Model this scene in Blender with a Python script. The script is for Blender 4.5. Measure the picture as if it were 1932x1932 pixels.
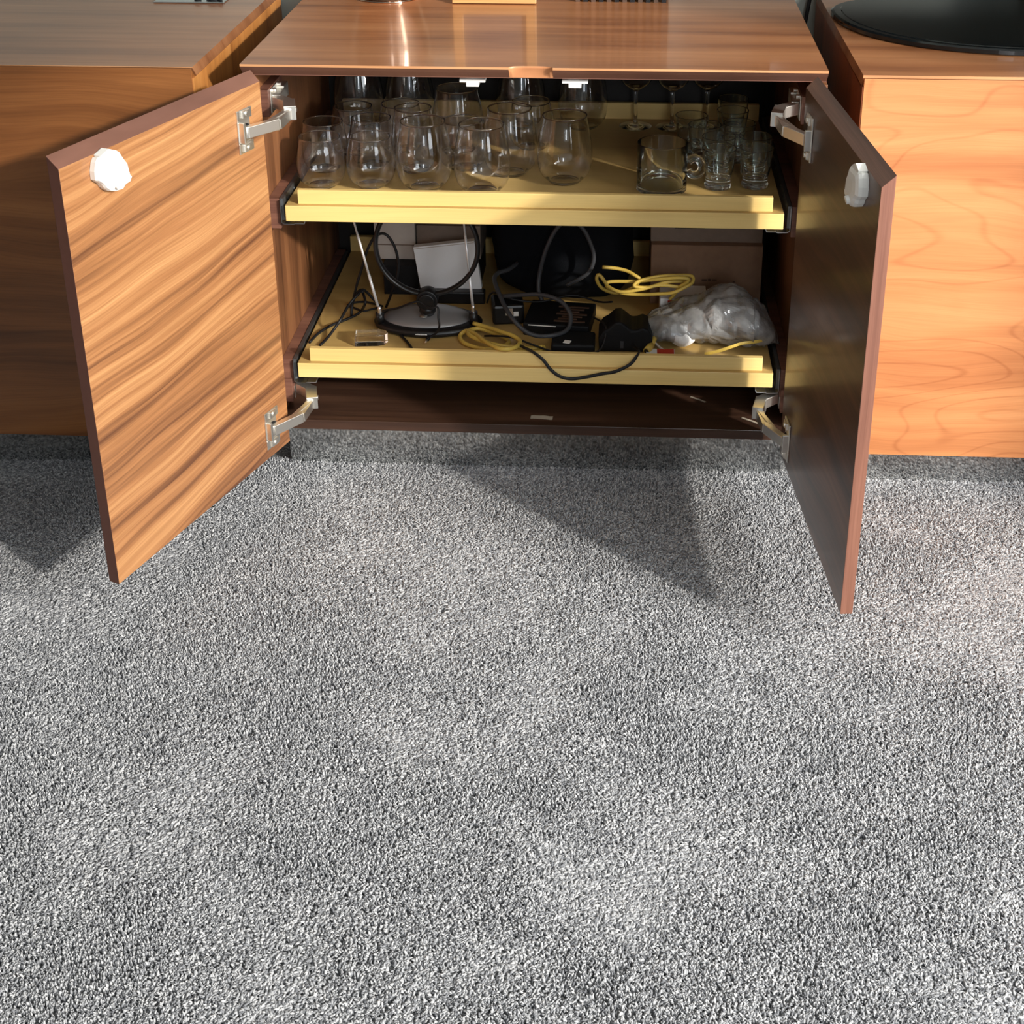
import bpy, bmesh, math, random
from mathutils import Vector, Matrix, noise
from math import sin, cos, pi, sqrt
random.seed(7)
for _o in list(bpy.data.objects): bpy.data.objects.remove(_o)
SC = bpy.context.scene
COL = SC.collection
# ------------------------------------------------------------ camera, world, light, exposure
cam_d = bpy.data.cameras.new('camera'); cam = bpy.data.objects.new('camera', cam_d); COL.objects.link(cam)
_R = Vector((0.99868525, 0.05124813, -0.00118733)); _U = Vector((-0.0197859, 0.40673329, 0.91333266)); _F = Vector((-0.04728952, 0.91210836, -0.40721253))
cam.matrix_world = Matrix(((_R.x, _U.x, -_F.x, 0.148295), (_R.y, _U.y, -_F.y, -2.273065), (_R.z, _U.z, -_F.z, 1.363915), (0, 0, 0, 1)))
cam_d.sensor_width = 36.0; cam_d.lens = 2725.1427 / 1932 * 36.0
cam_d.shift_x = (966 - 1038.7631) / 1932; cam_d.shift_y = (577.71 - 966) / 1932
cam_d.clip_start = 0.02; cam_d.clip_end = 100
SC.camera = cam
world = bpy.data.worlds.new('world'); SC.world = world; world.use_nodes = True
world.node_tree.nodes['Background'].inputs[0].default_value = (0.75, 0.87, 1.0, 1)
world.node_tree.nodes['Background'].inputs[1].default_value = 1.0
def light(name, kind, loc, direction, energy, color, **kw):
    d = bpy.data.lights.new(name, kind); o = bpy.data.objects.new(name, d); COL.objects.link(o)
    o.location = loc; o.rotation_euler = Vector(direction).to_track_quat('-Z', 'Y').to_euler()
    d.energy = energy; d.color = color
    for k, v in kw.items(): setattr(d, k, v)
    return o
SUN_DIR = (-1.20, 1.0, -0.60)
light('sun', 'SUN', (6, -6, 4), SUN_DIR, 3.5, (1.0, 0.93, 0.83), angle=math.radians(2.4))
light('window_light_side', 'AREA', (2.33, -2.9, 1.55), (-1, 0.35, -0.25), 40, (0.93, 0.97, 1.0), shape='RECTANGLE', size=1.6, size_y=1.5)
light('window_gap_light', 'AREA', (2.30, -1.75, 1.62), (-1, 0.45, -0.30), 86, (1.0, 0.96, 0.90), shape='RECTANGLE', size=0.55, size_y=1.3)
light('rear_fill_light', 'AREA', (0.75, -4.5, 1.75), (0, 1, -0.2), 20, (0.95, 0.98, 1.0), shape='RECTANGLE', size=0.42, size_y=1.25)  # added area light behind the camera: fill, and highlights in the glasses
SC.view_settings.view_transform = 'Standard'; SC.view_settings.look = 'None'
SC.view_settings.exposure = 0.0; SC.view_settings.gamma = 1.0; SC.view_settings.use_curve_mapping = False
SC.cycles.max_bounces = 24; SC.cycles.transmission_bounces = 24; SC.cycles.transparent_max_bounces = 24
SC.cycles.glossy_bounces = 8; SC.cycles.diffuse_bounces = 5
# ------------------------------------------------------------ mesh helpers
class MB:
    def __init__(s): s.v = []; s.f = []; s.sm = []
    def add(s, vs, fs, smooth=False):
        b = len(s.v); s.v += [tuple(p) for p in vs]; s.f += [[b + i for i in f] for f in fs]; s.sm += [smooth] * len(fs)
        return s
    def box(s, x0, x1, y0, y1, z0, z1, M=None):
        vs = [Vector(p) for p in ((x0,y0,z0),(x1,y0,z0),(x1,y1,z0),(x0,y1,z0),(x0,y0,z1),(x1,y0,z1),(x1,y1,z1),(x0,y1,z1))]
        if M: vs = [M @ p for p in vs]
        return s.add(vs, [[0,3,2,1],[4,5,6,7],[0,1,5,4],[1,2,6,5],[2,3,7,6],[3,0,4,7]])
    def prism(s, poly, axis, a, b, M=None):
        # poly: list of 2-D points in the plane normal to axis
        def mk(p, q, t): return {'x': (t, p, q), 'y': (p, t, q), 'z': (p, q, t)}[axis]
        n = len(poly)
        vs = [Vector(mk(p[0], p[1], a)) for p in poly] + [Vector(mk(p[0], p[1], b)) for p in poly]
        if M: vs = [M @ p for p in vs]
        return s.add(vs, [list(range(n))[::-1], list(range(n, 2*n))] + [[i, (i+1) % n, n + (i+1) % n, n + i] for i in range(n)])
    def tube(s, pts, r, n=8, smooth=True, flat=None, sub=4):
        P = [Vector(p) for p in pts]
        if sub > 1 and len(P) > 2:
            Q = []
            for i in range(len(P) - 1):
                p0 = P[max(i-1, 0)]; p1 = P[i]; p2 = P[i+1]; p3 = P[min(i+2, len(P)-1)]
                for k in range(sub):
                    t = k / sub
                    Q.append(0.5 * ((2*p1) + (p2-p0)*t + (2*p0-5*p1+4*p2-p3)*t*t + (3*p1-p0-3*p2+p3)*t*t*t))
            Q.append(P[-1]); P = Q
        rings = []; up = None
        for i, p in enumerate(P):
            t = (P[min(i+1, len(P)-1)] - P[max(i-1, 0)])
            if t.length < 1e-9: t = Vector((0, 0, 1))
            t.normalize()
            if up is None: up = t.orthogonal().normalized()
            up = (up - t * up.dot(t)); up = up.normalized() if up.length > 1e-6 else t.orthogonal().normalized()
            if flat is not None:
                e = Vector(flat); e = (e - t * e.dot(t)).normalized(); f = t.cross(e)
            else:
                e = up; f = t.cross(up)
            rr = r(i / (len(P)-1)) if callable(r) else r
            ra, rb = (rr if isinstance(rr, tuple) else (rr, rr))
            rings.append([p + e * ra * cos(2*pi*k/n) + f * rb * sin(2*pi*k/n) for k in range(n)])
        vs = [q for R in rings for q in R]; m = len(rings)
        fs = [[i*n + k, i*n + (k+1) % n, (i+1)*n + (k+1) % n, (i+1)*n + k] for i in range(m-1) for k in range(n)]
        s.add(vs, fs, smooth); b = len(s.v) - len(vs)
        s.f += [[b + k for k in range(n)][::-1], [b + (m-1)*n + k for k in range(n)]]; s.sm += [False, False]
        return s
    def lathe(s, prof, c=(0, 0, 0), n=48, smooth=True, sx=1, sy=1):
        # prof list of (r, z); points with r==0 are poles
        vs = []; idx = []
        for (r, z) in prof:
            if r < 1e-7: idx.append([len(vs)]); vs.append((c[0], c[1], c[2] + z))
            else:
                idx.append(list(range(len(vs), len(vs)+n)))
                vs += [(c[0] + sx*r*cos(2*pi*k/n), c[1] + sy*r*sin(2*pi*k/n), c[2] + z) for k in range(n)]
        fs = []
        for a, b in zip(idx, idx[1:]):
            for k in range(n):
                a0 = a[k % len(a)]; a1 = a[(k+1) % len(a)]; b0 = b[k % len(b)]; b1 = b[(k+1) % len(b)]
                f = []
                for q in (a0, a1, b1, b0):
                    if q not in f: f.append(q)
                if len(f) > 2: fs.append(f)
        return s.add(vs, fs, smooth)
    def grid(s, fn, nu, nv, smooth=True, closed_u=False):
        vs = [fn(i / (nu if closed_u else nu-1), j / (nv-1)) for j in range(nv) for i in range(nu)]
        fs = []
        for j in range(nv-1):
            for i in range(nu if closed_u else nu-1):
                fs.append([j*nu + i, j*nu + (i+1) % nu, (j+1)*nu + (i+1) % nu, (j+1)*nu + i])
        return s.add(vs, fs, smooth)
    def cyl(s, a, b, r, n=16, smooth=True): return s.tube([a, b], r, n=n, smooth=smooth, sub=1)
WM = {}
def wm(o): return WM[o.name] if o is not None else Matrix.Identity(4)
def props(o, label=None, cat=None, group=None, kind=None):
    if label: o['label'] = label
    if cat: o['category'] = cat
    if group: o['group'] = group
    if kind: o['kind'] = kind
    return o
def thing(name, label, cat, loc=(0, 0, 0), rotz=0.0, group=None):
    o = bpy.data.objects.new(name, None); COL.objects.link(o); o.location = loc; o.rotation_euler = (0, 0, rotz)
    o.empty_display_size = 0.02
    WM[o.name] = Matrix.Translation(loc) @ Matrix.Rotation(rotz, 4, 'Z')
    return props(o, label, cat, group)
def build(name, mb, mat, parent=None, loc=None, rotz=0.0, bevel=0.0, seg=2, local=False, label=None, weld=False, subsurf=0, fixn=True):
    """mb is in world coordinates unless local=True (then in the new object's own frame)."""
    M = Matrix.Translation(loc or (0, 0, 0)) @ Matrix.Rotation(rotz, 4, 'Z')
    W = M if (local or loc is not None) else wm(parent)
    if parent is not None and loc is None and not local: W = wm(parent)
    if parent is not None and (loc is not None or local): W = wm(parent) @ M
    me = bpy.data.meshes.new(name); me.from_pydata([tuple(p) for p in mb.v], [], mb.f); me.validate()
    if len(me.polygons) == len(mb.sm): me.polygons.foreach_set('use_smooth', mb.sm)
    if not local: me.transform(W.inverted())
    bm = bmesh.new(); bm.from_mesh(me)
    if weld: bmesh.ops.remove_doubles(bm, verts=bm.verts, dist=1e-6)
    if fixn: bmesh.ops.recalc_face_normals(bm, faces=bm.faces)
    bm.to_mesh(me); bm.free()
    if mat: me.materials.append(mat)
    o = bpy.data.objects.new(name, me); COL.objects.link(o)
    WM[o.name] = W
    if parent is not None:
        o.parent = parent; L = wm(parent).inverted() @ W
    else: L = W
    o.location = L.to_translation(); o.rotation_euler = L.to_euler()
    if bevel > 0:
        b = o.modifiers.new('bevel', 'BEVEL'); b.width = bevel; b.segments = seg; b.limit_method = 'ANGLE'; b.angle_limit = math.radians(40)
        b.harden_normals = False
    if subsurf:
        m = o.modifiers.new('subdivision', 'SUBSURF'); m.levels = subsurf; m.render_levels = subsurf
    if label: o['label'] = label
    return o
def copy_tree(o, parent=None):
    c = o.copy(); COL.objects.link(c)
    if parent is not None: c.parent = parent
    for ch in list(o.children): copy_tree(ch, c)
    return c
# ------------------------------------------------------------ materials
class NT:
    def __init__(s, name):
        s.m = bpy.data.materials.new(name); s.m.use_nodes = True; s.t = s.m.node_tree; s.t.nodes.clear()
        s.out = s.n('ShaderNodeOutputMaterial')
    def n(s, typ, **kw):
        x = s.t.nodes.new(typ)
        for k, v in kw.items():
            if k.startswith('i_'):
                key = k[2:].replace('_', ' '); x.inputs[key].default_value = v
            else: setattr(x, k, v)
        return x
    def l(s, a, b): s.t.links.new(a, b)
    def math(s, op, a, b=None, c=None):
        x = s.n('ShaderNodeMath', operation=op)
        for i, q in enumerate((a, b, c)):
            if q is None: continue
            if hasattr(q, 'is_output') or hasattr(q, 'links'): s.l(q, x.inputs[i])
            else: x.inputs[i].default_value = q
        return x.outputs[0]
    def ramp(s, fac, stops, interp='LINEAR'):
        x = s.n('ShaderNodeValToRGB'); x.color_ramp.interpolation = interp; e = x.color_ramp.elements
        while len(e) > 1: e.remove(e[-1])
        e[0].position = stops[0][0]; e[0].color = (*stops[0][1], 1)
        for p, c in stops[1:]:
            q = e.new(p); q.color = (*c, 1)
        s.l(fac, x.inputs[0]); return x.outputs[0]
    def mix(s, fac, a, b, blend='MIX'):
        x = s.n('ShaderNodeMix', data_type='RGBA', blend_type=blend)
        for sock, q in ((x.inputs[0], fac), (x.inputs[6], a), (x.inputs[7], b)):
            if hasattr(q, 'links'): s.l(q, sock)
            elif isinstance(q, tuple): sock.default_value = (*q[:3], 1)
            else: sock.default_value = q
        return x.outputs[2]
def srgb(r, g, b):
    f = lambda c: ((c/255)/12.92 if c/255 <= 0.04045 else ((c/255+0.055)/1.055)**2.4)
    return (f(r), f(g), f(b))
def plain(name, col, rough=0.5, metal=0.0, spec=0.5, bump=0.0, bscale=300.0, var=0.0, **kw):
    t = NT(name); p = t.n('ShaderNodeBsdfPrincipled'); p.inputs['Roughness'].default_value = rough
    p.inputs['Metallic'].default_value = metal; p.inputs['Specular IOR Level'].default_value = spec
    p.inputs['Base Color'].default_value = (*col, 1)
    tc = t.n('ShaderNodeTexCoord'); ns = t.n('ShaderNodeTexNoise'); ns.inputs['Scale'].default_value = bscale; ns.inputs['Detail'].default_value = 3
    t.l(tc.outputs['Object'], ns.inputs['Vector'])
    if var > 0:
        c2 = tuple(max(0, c * (1 - var)) for c in col); c3 = tuple(min(1, c * (1 + var)) for c in col)
        t.l(t.ramp(ns.outputs['Fac'], [(0.3, c2), (0.7, c3)]), p.inputs['Base Color'])
    if bump > 0:
        b = t.n('ShaderNodeBump'); b.inputs['Strength'].default_value = bump; b.inputs['Distance'].default_value = 0.001
        t.l(ns.outputs['Fac'], b.inputs['Height']); t.l(b.outputs[0], p.inputs['Normal'])
    for k, v in kw.items(): p.inputs[k.replace('_', ' ')].default_value = v
    t.l(p.outputs[0], t.out.inputs[0]); return t.m
def wood(name, dark, mid, light_, along='x', across=14.0, length=1.3, fig=0.03, rough=0.32, streak=0.55, coat=0.25, seed=0.0, swirl=0.0, fine=0.35, spec=0.5, contrast=1.0, crough=0.12, slant=0.0, pz=1.0):
    """grain runs along one object axis; broad bands, fine pores, optional swirling figure"""
    t = NT(name); p = t.n('ShaderNodeBsdfPrincipled')
    tc = t.n('ShaderNodeTexCoord'); sep = t.n('ShaderNodeSeparateXYZ'); t.l(tc.outputs['Object'], sep.inputs[0])
    ax = {'x': (0, 1, 2), 'y': (1, 0, 2), 'z': (2, 0, 1)}[along]
    A = sep.outputs[ax[0]]; B = t.math('ADD', sep.outputs[ax[1]], sep.outputs[ax[2]])
    A = t.math('ADD', A, seed); B = t.math('ADD', B, seed * 0.7)
    if slant: B = t.math('ADD', B, t.math('MULTIPLY', A, slant))
    # slow wander of the grain
    cw = t.n('ShaderNodeCombineXYZ'); t.l(t.math('MULTIPLY', A, 1.6), cw.inputs[0]); t.l(t.math('MULTIPLY', B, 3.2 if swirl == 0 else 5.0), cw.inputs[1])
    nw = t.n('ShaderNodeTexNoise'); nw.inputs['Scale'].default_value = 1.0; nw.inputs['Detail'].default_value = 2.0; t.l(cw.outputs[0], nw.inputs['Vector'])
    wob = t.math('MULTIPLY', t.math('SUBTRACT', nw.outputs['Fac'], 0.5), fig)
    Bw = t.math('ADD', B, wob)
    def layer(sa, sb, det, rgh=0.5, z=0.0):
        c = t.n('ShaderNodeCombineXYZ'); t.l(t.math('MULTIPLY', A, sa), c.inputs[0]); t.l(t.math('MULTIPLY', Bw, sb), c.inputs[1]); c.inputs[2].default_value = z
        n_ = t.n('ShaderNodeTexNoise'); n_.inputs['Scale'].default_value = 1.0; n_.inputs['Detail'].default_value = det; n_.inputs['Roughness'].default_value = rgh
        t.l(c.outputs[0], n_.inputs['Vector']); return n_.outputs['Fac']
    broad = layer(length, across, 3.0, 0.6)
    med = layer(length * 1.5, across * 5, 3.0, 0.6, 3.1)
    finen = layer(8.0, 420.0, 2.0, 0.6, 7.7)
    f = t.math('ADD', t.math('MULTIPLY', broad, 1.0 - streak * 0.5), t.math('MULTIPLY', med, streak * 0.5))
    if swirl > 0:
        cs = t.n('ShaderNodeCombineXYZ'); t.l(t.math('MULTIPLY', A, 2.6), cs.inputs[0]); t.l(t.math('MULTIPLY', B, 6.5), cs.inputs[1])
        ns = t.n('ShaderNodeTexNoise'); ns.inputs['Scale'].default_value = 1.0; ns.inputs['Detail'].default_value = 1.0; t.l(cs.outputs[0], ns.inputs['Vector'])
        ln = t.math('SINE', t.math('MULTIPLY', ns.outputs['Fac'], 70.0))
        ln = t.math('POWER', t.math('MAXIMUM', ln, 0.0), 12.0)
        f = t.math('SUBTRACT', f, t.math('MULTIPLY', ln, swirl))
    lo = 0.5 - 0.17 / contrast; hi = 0.5 + 0.17 / contrast
    col = t.ramp(f, [(lo, dark), (0.5, mid), (hi, light_)])
    g = t.n('ShaderNodeMix', data_type='RGBA', blend_type='MULTIPLY'); g.inputs[0].default_value = fine
    t.l(col, g.inputs[6]); t.l(t.ramp(finen, [(0.35, (0.55, 0.5, 0.45)), (0.6, (1, 1, 1))]), g.inputs[7])
    t.l(g.outputs[2], p.inputs['Base Color'])
    p.inputs['Roughness'].default_value = rough; p.inputs['Specular IOR Level'].default_value = spec
    p.inputs['Coat Weight'].default_value = coat; p.inputs['Coat Roughness'].default_value = crough
    b = t.n('ShaderNodeBump'); b.inputs['Strength'].default_value = 0.12; b.inputs['Distance'].default_value = 0.0006
    t.l(finen, b.inputs['Height']); t.l(b.outputs[0], p.inputs['Normal'])
    t.l(p.outputs[0], t.out.inputs[0]); return t.m
def glass(name, tint=(1, 1, 1), rough=0.0, ior=1.5):
    t = NT(name); p = t.n('ShaderNodeBsdfPrincipled'); p.inputs['Base Color'].default_value = (*tint, 1)
    p.inputs['Transmission Weight'].default_value = 1.0; p.inputs['Roughness'].default_value = rough; p.inputs['IOR'].default_value = ior
    t.l(p.outputs[0], t.out.inputs[0]); return t.m
M_TOP = wood('walnut_top', srgb(124,74,44), srgb(168,110,70), srgb(192,134,90), 'x', across=11, length=1.1, fig=0.02, rough=0.36, seed=1.3, coat=0.45, crough=0.09, streak=0.5)
M_TOP_L = wood('walnut_top_left', srgb(116,72,48), srgb(152,102,68), srgb(178,126,88), 'x', across=11, length=1.1, fig=0.02, rough=0.28, seed=4.3, coat=0.3)
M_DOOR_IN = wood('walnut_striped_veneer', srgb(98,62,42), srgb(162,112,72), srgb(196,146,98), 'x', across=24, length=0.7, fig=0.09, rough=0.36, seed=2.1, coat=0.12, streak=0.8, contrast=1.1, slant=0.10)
M_DOOR_SHADED = wood('walnut_shaded_veneer', srgb(62,40,29), srgb(92,61,43), srgb(116,80,57), 'x', across=16, length=1.2, fig=0.10, rough=0.4, seed=6.1, coat=0.25)  # darker copy of the door veneer; right door's shade put into the colour
M_FRONT_L = wood('walnut_front_veneer', srgb(88,52,28), srgb(138,86,46), srgb(168,110,62), 'x', across=9, length=1.0, fig=0.14, rough=0.3, seed=9.4, coat=0.3, streak=0.6)
M_FRONT_R = wood('cherry_front_veneer', srgb(172,106,64), srgb(204,136,86), srgb(220,156,104), 'x', across=8, length=0.9, fig=0.12, rough=0.38, seed=12.6, coat=0.15, swirl=0.075, streak=0.35, fine=0.2)
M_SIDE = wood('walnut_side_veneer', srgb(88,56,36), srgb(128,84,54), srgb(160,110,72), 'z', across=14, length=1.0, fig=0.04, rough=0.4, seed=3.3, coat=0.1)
M_SIDE_L = wood('walnut_side_left', srgb(150,92,44), srgb(196,132,70), srgb(214,152,88), 'z', across=16, length=1.0, fig=0.04, rough=0.4, seed=5.3, coat=0.1)
M_SIDE_R = wood('walnut_side_right', srgb(92,46,24), srgb(140,76,40), srgb(160,92,50), 'z', across=12, length=1.0, fig=0.04, rough=0.4, seed=5.9, coat=0.1)
M_EDGE = wood('walnut_edge_solid', srgb(92,60,50), srgb(120,82,68), srgb(140,98,80), 'x', across=20, length=1.6, fig=0.02, rough=0.45, seed=7.7, coat=0.0, streak=0.7)
M_EDGE_Z = wood('walnut_edge_upright', srgb(110,72,60), srgb(136,92,76), srgb(152,106,88), 'z', across=20, length=1.6, fig=0.02, rough=0.45, seed=8.7, coat=0.0, streak=0.5)
M_LIP = wood('walnut_top_lip', srgb(176,120,80), srgb(206,150,104), srgb(222,168,122), 'x', across=40, length=2, fig=0.01, rough=0.35, seed=8.1, coat=0.2)
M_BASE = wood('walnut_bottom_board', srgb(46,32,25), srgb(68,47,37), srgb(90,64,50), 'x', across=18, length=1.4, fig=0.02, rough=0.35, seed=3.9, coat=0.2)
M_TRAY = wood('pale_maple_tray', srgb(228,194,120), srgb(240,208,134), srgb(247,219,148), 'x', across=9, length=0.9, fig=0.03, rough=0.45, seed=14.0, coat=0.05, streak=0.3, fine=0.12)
M_TRAY_SHADED = wood('tray_board_shaded', srgb(176,146,88), srgb(192,160,98), srgb(204,172,110), 'x', across=9, length=0.9, fig=0.03, rough=0.5, seed=14.0, coat=0.05, streak=0.3, fine=0.12)  # upward tray faces, dimness of the cabinet interior painted into the colour
M_SCOOP_LIT = plain('walnut_scoop_lit', srgb(204,140,96), 0.4, var=0.04, bscale=60)  # notch colour lightened to paint in the light it catches
M_EDGE_SHADED = plain('dark_shaded_walnut_edge', srgb(84,52,42), 0.5, var=0.06, bscale=90)  # left door's dark edge wood, with its shading painted in
M_BACK = plain('cabinet_back', srgb(28,23,20), 0.6, var=0.1)
M_PLINTH = plain('brushed_mirror_metal', (0.80, 0.81, 0.80), 0.07, metal=1.0, bump=0.01)
M_NICKEL = plain('nickel_plate', (0.90, 0.88, 0.83), 0.38, metal=1.0, bump=0.02)
M_STEEL = plain('zinc_steel', (0.62, 0.64, 0.66), 0.3, metal=1.0, bump=0.02)
M_DSTEEL = plain('dark_steel_slide', (0.16, 0.17, 0.18), 0.4, metal=0.8, bump=0.02)
M_CHROME = plain('chrome_rod', (0.93, 0.93, 0.94), 0.3, metal=1.0)
M_WHITE = plain('white_plastic', srgb(240,240,236), 0.4, var=0.01)
M_BLACK = plain('black_plastic', (0.008, 0.008, 0.009), 0.35, bump=0.05, var=0.2)
M_BLACKM = plain('matt_black_plastic', (0.006, 0.0065, 0.008), 0.6, spec=0.25, bump=0.1, var=0.2)
M_CLOTH = plain('black_fabric', (0.004, 0.005, 0.007), 0.95, spec=0.15, bump=0.4, bscale=900, var=0.3)
M_SILVER = plain('silver_paint', (0.36, 0.36, 0.37), 0.36, metal=0.55, bump=0.03)
M_CBLK = plain('black_cable_rubber', (0.008, 0.008, 0.009), 0.5, spec=0.35)
M_CGRY = plain('charcoal_cable_rubber', (0.045, 0.048, 0.055), 0.45)
M_CYEL = plain('yellow_cable_sleeve', srgb(206,176,82), 0.4, var=0.06)
M_BROWNS = plain('slot_brown', srgb(84,62,48), 0.6, var=0.1)
M_CARD = plain('brown_cardboard', srgb(138,108,86), 0.85, bump=0.1, var=0.07, bscale=60)
M_CARD2 = plain('grey_cardboard', srgb(128,112,100), 0.85, bump=0.1, var=0.07, bscale=60)
M_GCARD = plain('light_grey_carton', srgb(190,182,174), 0.7, var=0.03, bscale=40)
M_PAPER = plain('white_card', srgb(236,238,240), 0.55, var=0.01)
M_RED = plain('red_card', srgb(190,52,26), 0.6, var=0.05)
M_WALL = plain('wall_paint', srgb(178,184,176), 0.8, bump=0.1, bscale=200, var=0.01)
M_ROOM = plain('room_paint', srgb(176,175,170), 0.85, var=0.01)
M_CEIL = plain('ceiling_paint', srgb(206,206,203), 0.9, var=0.01)
M_ROD = plain('satin_rod', (0.85, 0.85, 0.86), 0.4, metal=0.4)
M_DIM = plain('dark_wall_paint', srgb(96,94,90), 0.85, var=0.01)
M_GLASS = glass('clear_glass')
M_GLASS2 = glass('thick_glass', (0.95, 0.99, 0.97))
M_ACRYL = glass('clear_acrylic', (0.98, 0.96, 0.93), 0.03, 1.4)
M_TAPE = plain('tape_scrap', srgb(176,166,150), 0.4, var=0.05)
M_BAMBOO = wood('light_frame_wood', srgb(206,150,90), srgb(226,172,112), srgb(240,192,134), 'x', across=30, length=2, rough=0.35, seed=2.2)
M_TVG = plain('black_tv_glass', (0.004, 0.006, 0.007), 0.06, spec=0.6)
M_VASE = plain('dark_bronze_glaze', (0.55, 0.40, 0.31), 0.06, metal=1.0, var=0.1, bscale=12)
# ------------------------------------------------------------ room
def quad_box(name, b, m, kind='structure'):
    mb = MB(); mb.box(*b); o = build(name, mb, m); props(o, kind=kind); return o
X0, X1, Y0, Y1, ZC = -3.2, 2.4, -4.6, 0.63, 2.6
# carpet base
def carpet_mat(name):
    t = NT(name); p = t.n('ShaderNodeBsdfPrincipled'); p.inputs['Roughness'].default_value = 0.95; p.inputs['Specular IOR Level'].default_value = 0.1
    tc = t.n('ShaderNodeTexCoord'); n1 = t.n('ShaderNodeTexNoise'); n1.inputs['Scale'].default_value = 330; n1.inputs['Detail'].default_value = 2
    t.l(tc.outputs['Object'], n1.inputs['Vector'])
    t.l(t.ramp(n1.outputs['Fac'], [(0.3, srgb(70,72,74)), (0.5, srgb(120,122,124)), (0.72, srgb(196,197,198))]), p.inputs['Base Color'])
    b = t.n('ShaderNodeBump'); b.inputs['Strength'].default_value = 0.8; b.inputs['Distance'].default_value = 0.003
    t.l(n1.outputs['Fac'], b.inputs['Height']); t.l(b.outputs[0], p.inputs['Normal']); t.l(p.outputs[0], t.out.inputs[0]); return t.m
def tuft_mat():
    t = NT('carpet_yarn'); p = t.n('ShaderNodeBsdfPrincipled'); p.inputs['Roughness'].default_value = 0.95; p.inputs['Specular IOR Level'].default_value = 0.1
    oi = t.n('ShaderNodeObjectInfo')
    col = t.ramp(oi.outputs['Random'], [(0.0, srgb(110,112,117)), (0.3, srgb(139,141,145)), (0.6, srgb(164,166,169)), (1.0, srgb(194,195,197))])
    t.l(col, p.inputs['Base Color'])
    t.l(p.outputs[0], t.out.inputs[0]); return t.m
floor = quad_box('floor', (X0, X1, Y0, Y1, -0.05, 0.0), carpet_mat('carpet_backing'))
quad_box('wall_back', (X0, X1, Y1, Y1 + 0.1, 0, ZC), M_WALL)
quad_box('wall_left', (X0 - 0.1, X0, Y0, Y1, 0, ZC), M_DIM)
quad_box('ceiling', (X0, X1, Y0, Y1, ZC, ZC + 0.1), M_CEIL)
# right wall with the window the sun comes through
WY0, WY1, WZ0, WZ1 = -4.05, -1.31, 0.25, 2.40
mb = MB(); mb.box(X1, X1+.1, WY1, Y1, 0, ZC); mb.box(X1, X1+.1, Y0, WY0, 0, ZC); mb.box(X1, X1+.1, WY0, WY1, 0, WZ0); mb.box(X1, X1+.1, WY0, WY1, WZ1, ZC)
props(build('wall_right', mb, M_ROOM), kind='structure')
def window(name, axis, c, a0, a1, z0, z1, mull):
    mb = MB(); w = 0.045
    def bx(p, q, z_0, z_1):
        if axis == 'x': mb.box(c, c + .06, p, q, z_0, z_1)
        else: mb.box(p, q, c, c + .06, z_0, z_1)
    bx(a0, a0 + w, z0, z1); bx(a1 - w, a1, z0, z1); bx(a0, a1, z0, z0 + w); bx(a0, a1, z1 - w, z1)
    for m_ in mull: bx(m_ - .02, m_ + .02, z0, z1)
    return props(build(name, mb, M_WHITE), kind='structure')
window('window_1', 'x', X1 + .02, WY0, WY1, WZ0, WZ1, [])
mb = MB(); mb.box(X0, -0.1, Y0-.1, Y0, 0, ZC); mb.box(1.9, X1, Y0-.1, Y0, 0, ZC); mb.box(-0.1, 1.9, Y0-.1, Y0, 0, 1.05); mb.box(-0.1, 1.9, Y0-.1, Y0, 2.35, ZC)
props(build('wall_front', mb, M_ROOM), kind='structure')
window('window_2', 'y', Y0 - .08, -0.1, 1.9, 1.05, 2.35, [0.9])  # unseen second window, added together with the rear fill light
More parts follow.
